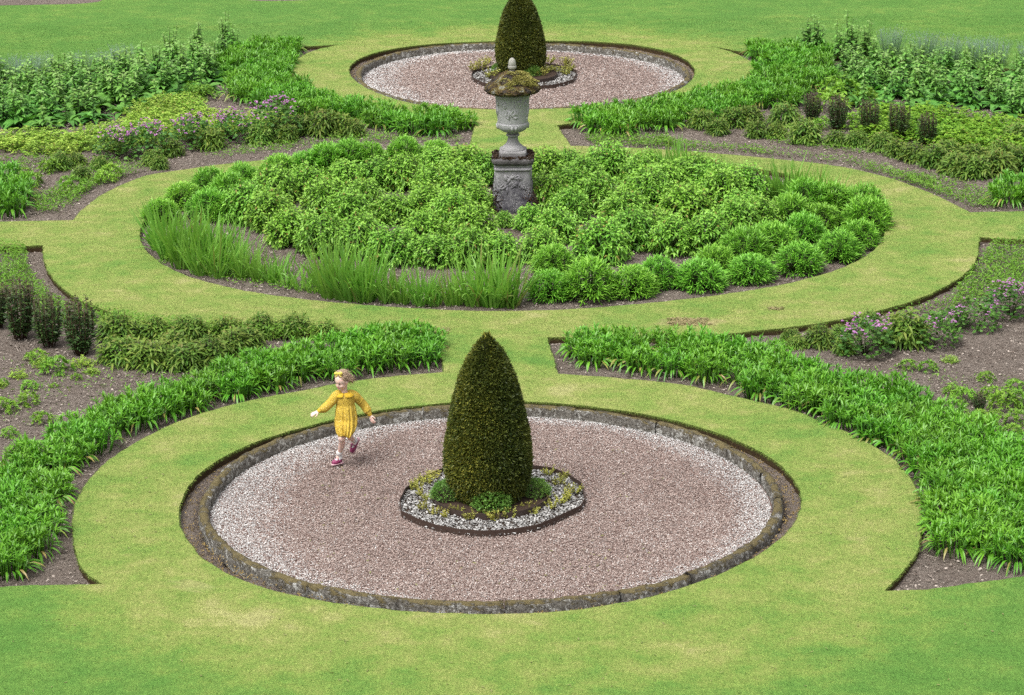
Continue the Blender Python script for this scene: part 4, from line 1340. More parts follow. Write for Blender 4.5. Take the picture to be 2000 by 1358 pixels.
# ------------------------------------------------------------------ island planting
put_z = ZG + .012
for (x, y, s, l) in ((872, 972, .82, 'box ball left of the near yew'), (961, 991, 1.02, 'largest box ball, in front of the near yew'), (1046, 966, .74, 'box ball right of the near yew')):
    w = at(x, y, -.066)
    place('box', 'box_ball', w[0], w[1], -.066, 'round green ' + l, 'box shrub', 'clipped box balls', s, .92)
for (x, y, s, l) in ((974, 139, .62, 'box ball left of the far yew'), (1040, 147, .7, 'box ball in front of the far yew')):
    w = at(x, y, -.066)
    place('box', 'box_ball', w[0], w[1], -.066, 'round green ' + l, 'box shrub', 'clipped box balls', s, .92)
gold = zo([(150,1050),(205,1085),(250,1120),(225,1180),(290,1210),(370,1225),(440,1205),(520,1250),(565,1225),(650,1240),(700,1250),(785,1235),(905,1180),(935,1210),(1050,1170),(1110,1140),(1160,1110),(1095,1020),(1140,985),(1190,1075),(1035,955),(290,985),(250,1015),(190,1035)])
gold.sort()
for i, (x, y) in enumerate(gold):
    w = at(x, y, put_z)
    side = f'{ordinal(i, len(gold))}'
    place('gold', 'golden_plant', w[0], w[1], put_z, f'small golden leaved plant on pale chips round the near yew, {side}', 'golden plant', 'golden plants round the near yew', rng.uniform(.62, .9))
goldB = [(650 + x / 2.857, y / 2.857) for x, y in [(800,390),(830,370),(860,345),(880,425),(1150,425),(1170,410),(1200,345),(1210,400),(1260,400),(1290,355),(1310,350),(1320,385),(1310,410)]]
goldB.sort()
for i, (x, y) in enumerate(goldB):
    w = at(x, y + 4, put_z)
    place('gold', 'golden_plant', w[0], w[1], put_z, f'small golden leaved plant on pale chips round the far yew, {ordinal(i, len(goldB))}', 'golden plant', 'golden plants round the far yew', rng.uniform(1.0, 1.4))

# ------------------------------------------------------------------ urn on its pedestal
def revolve(mb, prof, k=64, p=None, wob=0.0, seed=0, col=None):
    """turned profile; with p a square with softened corners instead of a circle"""
    g = np.random.default_rng(seed)
    t = np.linspace(0, 2 * np.pi, k, endpoint=False)
    f = np.ones(k) if p is None else (np.abs(np.cos(t)) ** p + np.abs(np.sin(t)) ** p) ** (-1 / p)
    V = []
    for r, z in prof:
        rr = r * f * (1 + g.normal(0, wob, k)) if r > 1e-6 else np.full(k, 1e-5)
        V.append(np.stack([rr * np.cos(t), rr * np.sin(t), np.full(k, z) + g.normal(0, wob * .3, k) * (r > 1e-6)], 1))
    m = len(prof)
    i = np.arange(m - 1)[:, None] * k; j = np.arange(k)[None]; j2 = (j + 1) % k
    mb.add(np.concatenate(V), np.stack([i + j, i + j2, i + k + j2, i + k + j], -1).reshape(-1, 4))

def fine(prof, k=5):
    P = np.array(prof, float); out = []
    for a, b in zip(P[:-1], P[1:]):
        out += [a + (b - a) * t for t in np.linspace(0, 1, k, endpoint=False)]
    return out + [P[-1]]

def scrolls(mb, surf, spots, seed):
    """carved leaf scrolls: curls of stone standing a little proud of the surface; surf(angle, z) -> point"""
    g = np.random.default_rng(seed)
    for (a0, z0, s, sg) in spots:
        t = np.linspace(0, 1, 22)
        th = t * 8.5 * sg + g.random() * 6
        rad = s * (1 - .8 * t)
        pts = [surf(a0 + r * math.cos(q) / .24, z0 + r * math.sin(q)) for r, q in zip(rad, th)]
        tube(mb, pts, np.linspace(.012, .006, 22), 6)
        for w in range(3):
            b = pts[w * 4]; e = surf(a0 + g.normal(0, s * 2.2), z0 + g.normal(0, s * .9))
            m_ = (np.array(b) + np.array(e)) / 2
            tube(mb, [b, m_, e], [.01, .018, .005], 6)

def urn_stone(name, light, mid, dark, zlo, zhi, lich, specks=.5):
    m, nt, out = new_mat(name)
    n = N(nt)
    o = n.obj()
    z = n.node('ShaderNodeSeparateXYZ'); n.link(o, z.inputs[0])
    a = n.noise(n.scale(o, (1, 1, .45)), 5, 5, .65, .6); b = n.noise(o, 26, 5, .7); c = n.noise(o, 110, 4, .75)
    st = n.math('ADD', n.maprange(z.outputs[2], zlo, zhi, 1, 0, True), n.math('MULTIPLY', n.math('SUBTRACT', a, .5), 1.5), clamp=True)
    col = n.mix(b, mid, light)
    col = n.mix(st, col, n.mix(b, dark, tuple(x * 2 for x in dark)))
    sp = n.math('MULTIPLY', n.maprange(c, .52, .62, 0, 1, True), n.maprange(n.noise(o, 7, 3), .38, .6, 0, 1))
    col = n.mix(n.math('MULTIPLY', sp, specks), col, lich)
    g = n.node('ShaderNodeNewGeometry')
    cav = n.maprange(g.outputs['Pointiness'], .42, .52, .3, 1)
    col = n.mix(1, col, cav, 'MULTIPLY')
    n.link(n.bsdf(col, .9, n.bump(n.math('ADD', b, c), .6, .012), .15), out.inputs[0])
    return m
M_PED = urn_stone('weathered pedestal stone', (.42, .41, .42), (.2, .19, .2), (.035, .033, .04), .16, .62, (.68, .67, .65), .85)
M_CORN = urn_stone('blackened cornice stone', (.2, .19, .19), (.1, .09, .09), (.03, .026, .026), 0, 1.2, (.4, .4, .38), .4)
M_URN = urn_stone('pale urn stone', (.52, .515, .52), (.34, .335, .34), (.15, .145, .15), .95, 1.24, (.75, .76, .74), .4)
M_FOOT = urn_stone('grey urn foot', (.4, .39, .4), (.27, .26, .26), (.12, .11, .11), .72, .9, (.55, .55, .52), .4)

def moss_mat(name, cols):
    m, nt, out = new_mat(name)
    n = N(nt)
    o = n.obj()
    a = n.noise(o, 9, 4, .6); c = n.noise(o, 70, 4, .7)
    col = n.ramp(n.math('ADD', n.math('MULTIPLY', a, .75), n.math('MULTIPLY', c, .35)), cols)
    n.link(n.bsdf(col, 1, n.bump(c, 1, .02), .05), out.inputs[0])
    return m
M_LID = moss_mat('mossy lid', [(.36, (.025, .022, .02)), (.48, (.07, .062, .055)), (.55, (.1, .065, .03)), (.6, (.17, .14, .045)), (.7, (.27, .27, .25))])
M_MOSSY = moss_mat('yellow moss', [(.3, (.14, .12, .03)), (.5, (.34, .32, .09)), (.7, (.5, .46, .16))])
M_MOSSD = moss_mat('dark red moss', [(.3, (.018, .013, .012)), (.5, (.05, .03, .02)), (.7, (.11, .085, .06))])

ub = at(1003, 405, ZS)
ped = empty('stone_pedestal', (ub[0], ub[1], ZS), -AX)
tag(ped, 'weathered grey carved pedestal carrying the urn in the oval bed', 'pedestal')
mb = MB()
sh = [(.345, -.03), (.345, .05), (.335, .1), (.312, .16), (.282, .25), (.255, .34), (.247, .44), (.243, .53), (.243, .572), (.258, .58), (.264, .596), (.257, .612), (.245, .618), (.245, .66)]
revolve(mb, fine(sh), 128, 9, .003, 3)
def ped_surf(a, z):
    r = np.interp(z, [p[1] for p in sh], [p[0] for p in sh])
    f = (abs(math.cos(a)) ** 9 + abs(math.sin(a)) ** 9) ** (-1 / 9)
    return np.array([r * f * math.cos(a), r * f * math.sin(a), z])
spots = []
for q in range(4):
    a = q * math.pi / 2
    spots += [(a - .33, .47, .05, 1), (a + .33, .47, .05, -1), (a, .5, .038, 1), (a - .42, .34, .045, -1), (a + .42, .34, .045, 1), (a - .1, .38, .04, 1), (a + .14, .37, .035, -1)]
scrolls(mb, ped_surf, spots, 5)
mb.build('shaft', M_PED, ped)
mb = MB()
revolve(mb, fine([(.0, .655), (.262, .657), (.282, .672), (.292, .695), (.293, .728), (.28, .748), (.2, .758), (0, .76)]), 128, 7, .006, 4)
mb.build('cornice', M_CORN, ped)
mb = MB()
for q in range(260):
    a = rng.random() * 6.283; f = (abs(math.cos(a)) ** 7 + abs(math.sin(a)) ** 7) ** (-1 / 7)
    r = rng.uniform(.2, .285) * f
    c = np.array([r * math.cos(a), r * math.sin(a), .758 + rng.uniform(-.006, .01)])
    mb_r = rng.uniform(.008, .022)
    d = rng.normal(0, 1, (7, 3)); d = unit(d) * mb_r * [1, 1, .6]
    leaves(mb, np.tile(c, (7, 1)), d, mb_r * 1.6, mb_r * 1.3, .2, 'round', 2, 0, roll=1)
for q in range(1500):
    cn = rng.integers(4) * math.pi / 2 + math.pi / 4 + rng.normal(0, .16)
    z = abs(rng.normal(0, .14)); 
    if z > .34: continue
    c = ped_surf(cn, z) * [1.01, 1.01, 1]
    leaves(mb, c[None], rng.normal(0, 1, (1, 3)) + [[math.cos(cn), math.sin(cn), .2]], .03, .02, .3, 'round', 2, 0, roll=1)
mb.build('moss', M_MOSSD, ped)

urn = empty('stone_urn', (ub[0], ub[1], ZS), -AX)
tag(urn, 'pale carved stone urn with a mossy lid and acorn finial', 'urn')
mb = MB()
revolve(mb, fine([(0, .75), (.184, .752), (.188, .765), (.188, .815), (.178, .83), (0, .832)]), 96, 8, .003, 7)
mb.build('plinth', M_FOOT, urn)
mb = MB()
revolve(mb, fine([(.165, .828), (.168, .84), (.158, .856), (.15, .86), (.148, .866), (.125, .885), (.1, .908), (.08, .94), (.07, .98), (.068, 1.0), (.072, 1.012), (.09, 1.02), (.094, 1.032), (.088, 1.044), (.07, 1.052), (.066, 1.075)], 3), 72, None, .002, 8)
mb.build('foot', M_FOOT, urn)
bw = [(.06, 1.066), (.09, 1.07), (.14, 1.088), (.185, 1.115), (.208, 1.145), (.216, 1.17), (.219, 1.2), (.216, 1.208), (.208, 1.216), (.21, 1.26), (.214, 1.32), (.22, 1.4), (.227, 1.48), (.233, 1.54), (.236, 1.57), (.244, 1.578), (.246, 1.592), (.24, 1.604), (.236, 1.62), (.24, 1.66)]
mb = MB()
revolve(mb, fine(bw, 4), 96, None, .0025, 9)
def bowl_surf(a, z):
    r = np.interp(z, [p[1] for p in bw], [p[0] for p in bw])
    return np.array([r * math.cos(a), r * math.sin(a), z])
spots = []
for q in range(8):
    a = q * math.pi / 4 + .2
    spots += [(a, 1.49, .055, 1), (a + .4, 1.36, .065, -1)] if q % 2 else [(a, 1.38, .07, -1), (a + .3, 1.51, .04, 1)]
scrolls(mb, bowl_surf, spots, 6)
for q in range(4):                                          # small lugs under the bowl
    a = q * math.pi / 2 + .1
    for da in (-.12, .12):
        tube(mb, [bowl_surf(a + da, 1.19), bowl_surf(a + da, 1.13) * [1.05, 1.05, 1]], [.016, .02], 6)
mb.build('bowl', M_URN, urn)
mb = MB()
lid = fine([(.2, 1.64), (.3, 1.632), (.36, 1.645), (.384, 1.672), (.378, 1.7), (.35, 1.732), (.3, 1.775), (.25, 1.815), (.2, 1.85), (.15, 1.885), (.1, 1.912), (.04, 1.93), (0, 1.933)], 5)
revolve(mb, lid, 120, None, .016, 10)
n_ = 7500
tt = rng.random(n_); a = rng.random(n_) * 6.283
L_ = np.array(lid); ii = np.clip((.25 + .75 * tt ** .7) * (len(L_) - 1), 0, len(L_) - 1)
rr = np.interp(ii, np.arange(len(L_)), L_[:, 0]); zz = np.interp(ii, np.arange(len(L_)), L_[:, 1])
P = np.stack([rr * np.cos(a), rr * np.sin(a), zz], 1)
P = P[smooth_noise(P[:, :2] * 3, 2.2, 41) > -.1]; n_ = len(P)
leaves(mb, P, unit(P * [1, 1, 0]) * .5 + rng.normal(0, .6, P.shape) + [0, 0, .5], rng.uniform(.008, .02, n_), rng.uniform(.007, .014, n_), .3, 'round', 2, 0, roll=1)
lo = mb.build('lid', M_LID, urn)
mb = MB()
for q in range(46):                                        # cushions of yellow moss, mostly on the right of the lid
    a = rng.normal(-.75, .75); r = rng.uniform(.1, .33)
    z = np.interp(r, [.04, .1, .15, .2, .25, .3, .35, .38], [1.93, 1.912, 1.885, 1.85, 1.815, 1.775, 1.732, 1.7]) 
    s = rng.uniform(.03, .065)
    pos, nr = dome_points(190, s, s * .6, 0, .4, .12)
    leaves(mb, pos + [r * math.cos(a), r * math.sin(a), z - .008], nr + rng.normal(0, .3, pos.shape), .013, .01, .2, 'round', 2, 0, roll=1)
mo = mb.build('moss', M_MOSSY, lo)
mb = MB()
revolve(mb, fine([(.05, 1.92), (.038, 1.94), (.04, 1.95), (.056, 1.962), (.06, 1.985), (.056, 2.0), (.05, 2.002), (.053, 2.02), (.05, 2.05), (.038, 2.082), (.02, 2.102), (0, 2.11)], 3), 40, None, .004, 12)
mb.build('finial', urn_stone('pale finial stone', (.42, .41, .37), (.29, .285, .25), (.18, .17, .14), 1.9, 2.0, (.52, .51, .46), .3), urn)

# ------------------------------------------------------------------ the running child
gp = at(656.5, 908.8, ZG)
GZ = ZG + .012
person = empty('person', (gp[0], gp[1], GZ))
tag(person, 'small child in a yellow dress running across the pink gravel', 'person')

def G(zx, zy, y=0.0):
    return np.array([(zx - 430) / 1235, y, ((1285 - zy) / 1235 - .334 * y) / .943])

def blob(mb, c, r, frame=None, nu=20, nv=14, keep=None):
    u = np.linspace(0, 2 * np.pi, nu, endpoint=False); v = np.linspace(-np.pi / 2, np.pi / 2, nv)
    uu, vv = np.meshgrid(u, v)
    P = np.stack([np.cos(uu) * np.cos(vv), np.sin(uu) * np.cos(vv), np.sin(vv)], -1).reshape(-1, 3)
    V = P * r
    if frame is not None: V = V @ frame
    i = np.arange(nv - 1)[:, None] * nu; j = np.arange(nu)[None]; j2 = (j + 1) % nu
    q = np.stack([i + j, i + j2, i + nu + j2, i + nu + j], -1).reshape(-1, 4)
    if keep is not None:
        kv = keep(P); q = q[kv[q].all(1)]
    mb.add(V + c, q)

def limb(mb, pts, rad, sides=14):
    """a tapered limb with rounded ends through the given joints"""
    P = smooth(pts, 6) if len(pts) > 2 else np.array(pts, float)
    rr = np.interp(np.linspace(0, 1, len(P)), np.linspace(0, 1, len(rad)), rad)
    tube(mb, P, rr, sides)
    for e, r in ((0, rr[0]), (-1, rr[-1])): blob(mb, P[e], (r, r, r), None, 12, 8)

def remesh(mb, name, voxel, it, mat, parent, extra=None):
    me = mb.mesh(name)
    o = bpy.data.objects.new(name, me); C.objects.link(o)
    md = o.modifiers.new('r', 'REMESH'); md.mode = 'VOXEL'; md.voxel_size = voxel; md.use_smooth_shade = True
    sm = o.modifiers.new('s', 'SMOOTH'); sm.iterations = it; sm.factor = .5
    dg = bpy.context.evaluated_depsgraph_get()
    dg.update()
    me2 = bpy.data.meshes.new_from_object(o.evaluated_get(dg), depsgraph=dg)
    bpy.data.objects.remove(o)
    me2.materials.clear()
    return link_mesh(name, me2, mat, parent)

def skin_mat():
    m, nt, out = new_mat('fair skin')
    n = N(nt)
    o = n.obj()
    col = n.mix(n.noise(o, 14, 3), (.74, .5, .42), (.82, .6, .53))
    b = n.node('ShaderNodeBsdfPrincipled')
    n.link(col, b.inputs['Base Color']); b.inputs['Roughness'].default_value = .55
    b.inputs['Subsurface Weight'].default_value = .15; b.inputs['Subsurface Radius'].default_value = (.01, .004, .002); b.inputs['Specular IOR Level'].default_value = .3
    n.link(b.outputs[0], out.inputs[0])
    return m
M_SKIN = skin_mat()

# head frame: f looks to the picture's left, towards the camera and a little down
f_ = unit(np.array([-.66, -.7, -.27])); rt = unit(np.cross(f_, [0, 0, 1])); up_ = np.cross(rt, f_)
FR = np.stack([f_, rt, up_])                     # rows: forward, sideways, up
HC = G(537, 232, -.03)
HS = .93
def H_(a, b, c): return HC + HS * np.array([a, b, c]) @ FR
mb = MB()
blob(mb, H_(-.008, 0, .018), (0.0772, 0.0651, 0.0763), FR, 28, 20)           # skull
blob(mb, H_(.012, 0, -.03), (0.0577, 0.0521, 0.0577), FR, 24, 16)           # face
blob(mb, H_(.052, 0, -.072), (0.0186, 0.0205, 0.0158), FR)                   # chin
for s in (-1, 1):
    blob(mb, H_(.044, s * .03, -.032), (0.0242, 0.0223, 0.0223), FR)        # cheeks
    blob(mb, H_(-.012, s * .068, -.012), (0.0149, 0.0084, 0.0214), FR)      # ears
limb(mb, [H_(.07, 0, -.006), H_(.077, 0, -.025)], [.007, .0105])       # nose
limb(mb, [H_(-.02, 0, -.05), G(560, 360, -.005), G(563, 420, .01)], [.036, .033, .045])   # neck
limb(mb, [G(563, 430, .01), G(563, 520, .01), G(565, 640, .02), G(565, 740, .02)], [.07, .08, .08, .085])   # trunk
for s, sh_, el, wr in ((1, G(465, 398, -.0), G(352, 535, -.05), G(243, 606, -.09)), (-1, G(682, 400, .03), G(802, 525, .07), G(876, 660, .04))):
    limb(mb, [G(563, 425, .01), sh_], [.05, .038])
    limb(mb, [sh_, el], [.036, .028])
    limb(mb, [el, (el + wr) / 2, wr], [.028, .026, .018])
def hand(mb, wr, d, nrm, L=.1):
    """palm, four unequal bent fingers and a thumb leaving the side of the palm"""
    d = unit(np.array(d, float)); nrm = unit(np.array(nrm, float) - d * np.dot(nrm, d)); sd = np.cross(d, nrm)
    Fm = np.stack([d, sd, nrm])
    blob(mb, wr + d * L * .26, (L * .32, L * .2, L * .1), Fm)
    for k, (o_, l) in enumerate(((-.15, .4), (-.05, .47), (.055, .44), (.15, .34))):
        b = wr + d * L * .48 + sd * L * o_
        dd = d + sd * o_ * 1.1
        p1 = b + dd * L * l * .4; p2 = p1 + (dd - nrm * .35) * L * l * .32; p3 = p2 + (dd - nrm * .8) * L * l * .25
        limb(mb, [b, p1, p2, p3], [.0068, .0064, .0058, .005], 8)
    b = wr + d * L * .16 - sd * L * .16
    limb(mb, [b, b + (d * .5 - sd * .65) * L * .22, b + (d * .85 - sd * .6 - nrm * .15) * L * .42], [.0085, .0072, .006], 8)
hand(mb, G(238, 610, -.092), G(150, 652, -.11) - G(240, 608, -.092), (0, -.6, .8), .1)
hand(mb, G(878, 668, .04), G(915, 760, .02) - G(878, 668, .04), (-.5, -.85, 0), .1)
hipA, kneeA, ankA = G(535, 735, .0), G(525, 955, -.13), G(470, 1165, .0)
hipB, kneeB, ankB = G(605, 735, .03), G(600, 905, -.02), G(652, 985, .16)
limb(mb, [G(570, 700, .02), hipA, kneeA], [.075, .064, .04])
limb(mb, [G(570, 700, .02), hipB, kneeB], [.075, .064, .04])
blob(mb, kneeA, (.035, .037, .037))
limb(mb, [kneeA, kneeA * .6 + ankA * .4 + [.01, .01, 0], ankA], [.034, .034, .021])
limb(mb, [kneeB, kneeB * .6 + ankB * .4 + [0, .0, -.01], ankB], [.034, .034, .021])
toeA, heelA = G(405, 1262, -.035), G(482, 1245, .0)
toeB, heelB = G(622, 1118, .17), G(682, 985, .19)
limb(mb, [ankA, heelA * .5 + toeA * .5 + [0, 0, .008]], [.024, .022])
limb(mb, [ankB, heelB * .5 + toeB * .5], [.024, .022])
remesh(mb, 'body', .0042, 3, M_SKIN, person)

M_EYE = plain_mat('dark eyes', (.03, .025, .025), .25, .5, .1)
M_LIP = plain_mat('lips', (.42, .13, .12), .5, .3, .1)
M_WHITE = plain_mat('teeth', (.75, .72, .68), .4, .4, .05)
for s in (-1, 1):
    mb = MB(); blob(mb, H_(.066, s * .028, .0), (.006, .0105, .0058), FR, 14, 10); mb.build('eye', M_EYE, person)
mb = MB()
for s in (-1, 1): limb(mb, [H_(.071, s * .016, .017), H_(.068, s * .029, .021), H_(.06, s * .04, .016)], [.0022, .0028, .0018], 6)
mb.build('eyebrows', plain_mat('brows', (.2, .12, .07), .8, .1, .1), person)
mb = MB(); limb(mb, [H_(.06, -.027, -.042), H_(.07, -.013, -.05), H_(.073, 0, -.052), H_(.07, .013, -.05), H_(.06, .027, -.042)], [.0035, .0055, .006, .0055, .0035], 8)
mo_ = mb.build('mouth', M_LIP, person)
mb = MB(); limb(mb, [H_(.073, -.012, -.0485), H_(.0765, 0, -.05), H_(.073, .012, -.0485)], [.002, .0028, .002], 6); mb.build('teeth', M_WHITE, mo_)

# hair drawn back to a bunch, the wisps behind the ear
M_HAIR = leaf_mat('light brown hair', (.4, .29, .19), (.49, .37, .25), trans=0, rough=.5, spec=.4, ovar=0)
mb = MB()
sk = (.085, .072, .084)
blob(mb, H_(-.014, 0, .022), sk, FR, 48, 32, lambda P: (P[:, 0] < .35 + .45 * np.clip(P[:, 2], 0, 1)) & (P[:, 2] > -.55 - .3 * (P[:, 0] < -.4)) & ~((P[:, 0] > -.1) & (P[:, 2] < -.05)))
n_ = 1500                                                     # strands lying back over the skull
v = unit(rng.normal(0, 1, (n_ * 4, 3)))
v = v[(v[:, 0] < .38 + .45 * np.clip(v[:, 2], 0, 1)) & (v[:, 2] > -.35) & ~((v[:, 0] > -.1) & (v[:, 2] < .0))][:n_]
tgt = np.array([-.95, 0, .05])
flow = unit((tgt - v) - v * np.sum((tgt - v) * v, 1, keepdims=True))
b_ = HC + HS * np.array([-.014, 0, .022]) @ FR + (v * sk * 1.015) @ FR
leaves(mb, b_, (flow + v * .06) @ FR, rng.uniform(.03, .06, n_), .0035, .05, 'blade', 3, 0, roll=.3)
m_ = 90
v = unit(rng.normal(0, 1, (m_ * 5, 3)))
v = v[(v[:, 0] < .2) & (v[:, 2] > -.3)][:m_]; m_ = len(v)
leaves(mb, HC + HS * np.array([-.014, 0, .022]) @ FR + (v * sk * 1.0) @ FR, (v * .35 + np.array([-.7, 0, -.25])) @ FR + rng.normal(0, .25, (m_, 3)), rng.uniform(.04, .085, m_), .0026, .25, 'blade', 4, 0, roll=.8)
pt = H_(-.108, 0, .012)
limb(mb, [H_(-.09, 0, .025), pt, H_(-.125, -.012, -.03), H_(-.12, -.02, -.085)], [.02, .024, .022, .006], 10)
m_ = 160
leaves(mb, np.tile(pt, (m_, 1)) + rng.normal(0, .012, (m_, 3)), np.tile((np.array([-.35, -.15, -.9]) @ FR)[None], (m_, 1)) + rng.normal(0, .18, (m_, 3)), rng.uniform(.06, .12, m_), .004, .1, 'blade', 4, 0, roll=.8)
mb.build('hair', M_HAIR, person)
M_BOW = plain_mat('yellow ribbon', (.72, .6, .12), .6, .3, .1)
mb = MB()
bc = H_(.03, -.012, .112)
bd = unit(np.array([.9, -.35, .1]))
for s in (-1, 1):
    Fb = np.stack([bd * s, unit(np.cross([0, 0, 1], bd)), np.array([0, 0, 1.0])])
    blob(mb, bc + bd * s * .024 + [0, 0, .004], (.024, .013, .019), Fb, 14, 10)
    limb(mb, [bc, bc + bd * s * .02 + [0, 0, -.02], bc + bd * s * .03 + [0, -.005, -.026]], [.005, .008, .006], 8)
blob(mb, bc, (.01, .012, .012))
mb.build('hair_bow', M_BOW, person)

# dress: yoke, gathered skirt, sleeves with cuffs
def dress_mat():
    m, nt, out = new_mat('mustard print cotton')
    n = N(nt)
    o = n.obj()
    a = n.noise(o, 20, 4, .6)
    col = n.mix(a, (.5, .34, .045), (.62, .435, .075))
    v = n.voro(o, 48)
    d = n.maprange(v, .14, .24, 1, 0)
    s = n.node('ShaderNodeSeparateColor'); n.link(n.voro(o, 48, 'Color'), s.inputs[0])
    col = n.mix(n.math('MULTIPLY', d, .75), col, n.mix(n.math('GREATER_THAN', s.outputs[0], .5), (.82, .72, .4), (.24, .13, .03)))
    n.link(n.bsdf(col, .8, n.bump(n.math('ADD', n.noise(n.scale(o, (1, 1, .5)), 22, 4, .6, .6), n.math('MULTIPLY', n.noise(o, 70, 3), .3)), .9, .03), .2), out.inputs[0])
    return m
M_DRESS = dress_mat()
mb = MB()
rows_ = [(562, 372, .0, .046, .044, 0), (563, 384, .005, .078, .058, 0), (566, 402, .008, .104, .068, 0), (568, 440, .01, .106, .078, 0), (569, 490, .012, .104, .084, .001), (570, 522, .012, .1, .086, .002),
         (570, 535, .01, .103, .09, .005), (572, 580, .005, .109, .1, .007), (573, 640, .0, .114, .11, .009), (574, 700, -.005, .117, .118, .011), (574, 760, -.03, .116, .132, .013), (573, 810, -.045, .108, .138, .014), (572, 850, -.06, .096, .138, .014), (574, 884, -.075, .08, .128, .012), (575, 902, -.085, .07, .115, .01), (576, 906, -.085, .05, .09, .008)]
k = 96
t = np.linspace(0, 2 * np.pi, k, endpoint=False)
V = []
for q, (zx, zy, y, rx, ry, pl) in enumerate(rows_):
    c = G(zx, zy, y)
    w = 1 + pl / rx * (.8 * np.sin(19 * t + .5 * np.sin(q * .6)) + .5 * np.sin(11 * t + 2 + .3 * q) + .6 * np.sin(5 * t + 1.3))
    drop = .012 * np.sin(3 * t + .8) * (q > 9)
    V.append(np.stack([c[0] + .93 * rx * w * np.cos(t), c[1] + ry * w * np.sin(t), c[2] + drop], 1))
V = np.concatenate(V + [G(562, 368, 0)[None], G(577, 880, -.08)[None]])
m = len(rows_)
i = np.arange(m - 1)[:, None] * k; j = np.arange(k)[None]; j2 = (j + 1) % k
n0 = mb.n
mb.add(V, np.stack([i + j, i + k + j, i + k + j2, i + j2], -1).reshape(-1, 4))
jj = np.arange(k); j2 = (jj + 1) % k; E_ = len(V)
mb.f.append(np.concatenate([np.stack([np.full(k, E_ - 2), jj, j2, np.full(k, -1)], 1), np.stack([np.full(k, E_ - 1), (m - 1) * k + j2, (m - 1) * k + jj, np.full(k, -1)], 1)]) + np.array([n0, n0, n0, 0])); mb.mi.append(np.zeros(2 * k, int))
limb(mb, [G(500, 400, .0), G(455, 420, -.01), G(410, 480, -.03), G(350, 540, -.055), G(300, 580, -.07), G(262, 597, -.085)], [.052, .05, .047, .045, .046, .03], 18)
limb(mb, [G(640, 400, .02), G(690, 420, .03), G(745, 475, .05), G(800, 535, .065), G(848, 610, .055), G(866, 640, .045)], [.052, .05, .046, .043, .044, .028], 18)
limb(mb, [G(455, 700, -.03), G(447, 760, -.035), G(440, 800, -.03)], [.02, .018, .012])      # the side of the hem flies up
dr = remesh(mb, 'dress', .0046, 1, M_DRESS, person)
M_CUFF = plain_mat('dress trim', (.66, .42, .035), .8, .2, .12)
for a, b in ((G(268, 594, -.083), G(248, 604, -.09)), (G(864, 636, .046), G(873, 655, .042))):
    mb = MB(); limb(mb, [a, b], [.026, .024], 16); mb.build('cuff', M_CUFF, dr)
mb = MB()                                                   # round scalloped collar
for s in (-1, 1):
    kk = 26
    th = -np.pi / 2 + s * np.linspace(.1, 2.6, kk)
    c = G(562, 376, .0)
    inn = np.stack([c[0] + .043 * np.cos(th), c[1] + .043 * np.sin(th), np.full(kk, c[2] + .008)], 1)
    ro = .098 + .006 * np.abs(np.sin(np.linspace(0, 1, kk) * 3.14 * 5)); fl = np.sin(np.linspace(0.12, 1, kk) * 3.14) ** .35
    ro = .05 + (ro - .05) * fl
    ou = np.stack([c[0] + ro * np.cos(th), c[1] + ro * .86 * np.sin(th), np.full(kk, c[2]) - .018 * fl - .01 * np.abs(np.sin(th)) * fl], 1)
    V = np.concatenate([inn, (inn + ou) / 2 + [0, 0, .008], ou, ou - [0, 0, .007]])
    q = np.concatenate([np.stack([a_ * kk + np.arange(kk - 1), a_ * kk + np.arange(1, kk), (a_ + 1) * kk + np.arange(1, kk), (a_ + 1) * kk + np.arange(kk - 1)], 1) for a_ in range(3)])
    mb.add(V, q)
mb.build('collar', M_CUFF, dr)
mb = MB()
for zy in (420, 455, 490, 522):
    blob(mb, G(558, zy, -.073 - (zy - 420) * .0002), (.004, .003, .004), None, 10, 6)
mb.build('buttons', plain_mat('dark buttons', (.16, .09, .03), .4, .4, .1), dr)

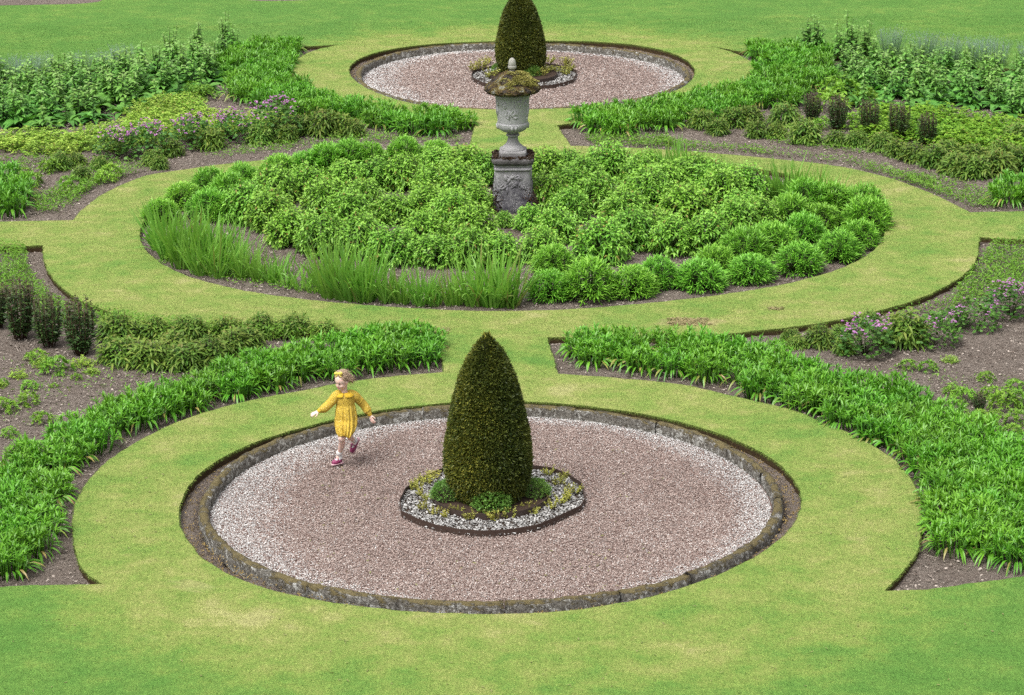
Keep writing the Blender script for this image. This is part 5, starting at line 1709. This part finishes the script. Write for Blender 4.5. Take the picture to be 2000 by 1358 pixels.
# socks and shoes
M_SOCK = plain_mat('white socks', (.75, .73, .72), .9, .1, .06)
M_SHOE = plain_mat('plum leather', (.25, .035, .11), .4, .5, .15)
M_SOLE = plain_mat('pale pink sole', (.6, .38, .42), .7, .3, .1)
for ank, kn, heel, toe in ((ankA, kneeA, heelA, toeA), (ankB, kneeB, heelB, toeB)):
    ax = unit(toe - heel); upv = ank - (heel + toe) / 2; upv = unit(upv - ax * np.dot(upv, ax)); sd = np.cross(ax, upv)
    up_leg = unit(kn - ank)
    mb = MB()
    limb(mb, [ank + up_leg * .03, ank, ank * .5 + heel * .5, heel * .4 + toe * .6 + upv * .012], [.03, .028, .03, .024], 14)
    limb(mb, [ank + up_leg * .026, ank + up_leg * .034], [.033, .033], 16)
    mb.build('sock', M_SOCK, person)
    sho = MB()
    Ff = np.stack([ax, sd, upv])
    def Q(a, b, c): return heel + ax * a + sd * b + upv * c
    Ln = np.linalg.norm(toe - heel)
    limb(sho, [Q(.012, 0, .004), Q(Ln * .35, 0, .0), Q(Ln * .75, 0, -.002), Q(Ln * .97, 0, -.003)], [.029, .029, .033, .026], 14)
    limb(sho, [Q(.0, 0, .01), Q(.005, 0, .03)], [.027, .024], 12)
    for a in (Ln * .42,):
        limb(sho, [Q(a, -.03, .005), Q(a, -.02, .034), Q(a, 0, .042), Q(a, .02, .034), Q(a, .03, .005)], [.007] * 5, 8)
    limb(sho, [Q(Ln * .42, 0, .042), Q(Ln * .62, 0, .036)], [.007, .009], 8)
    so = sho.build('shoe', M_SHOE, person)
    sl = MB()
    for a, w_ in ((.0, .027), (Ln * .3, .026), (Ln * .6, .031), (Ln * .92, .028)):
        blob(sl, Q(a, 0, -.022), (.04, w_, .011), Ff, 18, 8)
    sl.build('sole', M_SOLE, so)


# ------------------------------------------------------------------ light
w = bpy.data.worlds.new('World')
scene.world = w
w.use_nodes = True
nt = w.node_tree
bg = nt.nodes['Background']
sky = nt.nodes.new('ShaderNodeTexSky')
sky.sky_type = 'NISHITA'
sky.sun_disc = False
SUN_EL, SUN_AZ = R(62), R(-140)
sky.sun_elevation = SUN_EL
sky.sun_rotation = SUN_AZ
sky.air_density = 1.0; sky.dust_density = 4.0; sky.ozone_density = 1.0
hs = nt.nodes.new('ShaderNodeHueSaturation')
hs.inputs['Saturation'].default_value = .12
nt.links.new(sky.outputs[0], hs.inputs['Color'])
_n = N(nt)
_z = _n.node('ShaderNodeSeparateXYZ')
nt.links.new(_n.node('ShaderNodeTexCoord').outputs['Generated'], _z.inputs[0])
_g = _n.math('ADD', _n.math('MULTIPLY', _n.math('MAXIMUM', _z.outputs[2], 0.0), 1.15), .38)
nt.links.new(_n.mix(1, hs.outputs[0], _g, 'MULTIPLY'), bg.inputs[0])
bg.inputs[1].default_value = .15
ld = bpy.data.lights.new('sun', 'SUN')
ld.energy = 1.4
ld.angle = R(28)
ld.color = (1, .97, .91)
sun = bpy.data.objects.new('sun', ld)
C.objects.link(sun)
sd = Vector((math.sin(SUN_AZ) * math.cos(SUN_EL), math.cos(SUN_AZ) * math.cos(SUN_EL), math.sin(SUN_EL)))
sun.rotation_euler = sd.to_track_quat('Z', 'Y').to_euler()
sun.location = sd * 60

vs = scene.view_settings
scene.display_settings.display_device = 'sRGB'
vs.view_transform = 'Standard'
vs.look = 'None'
vs.exposure = 0.54
vs.gamma = 1
scene.cycles.max_bounces = 6
scene.cycles.diffuse_bounces = 3
scene.cycles.transmission_bounces = 3
scene.cycles.use_denoising = False
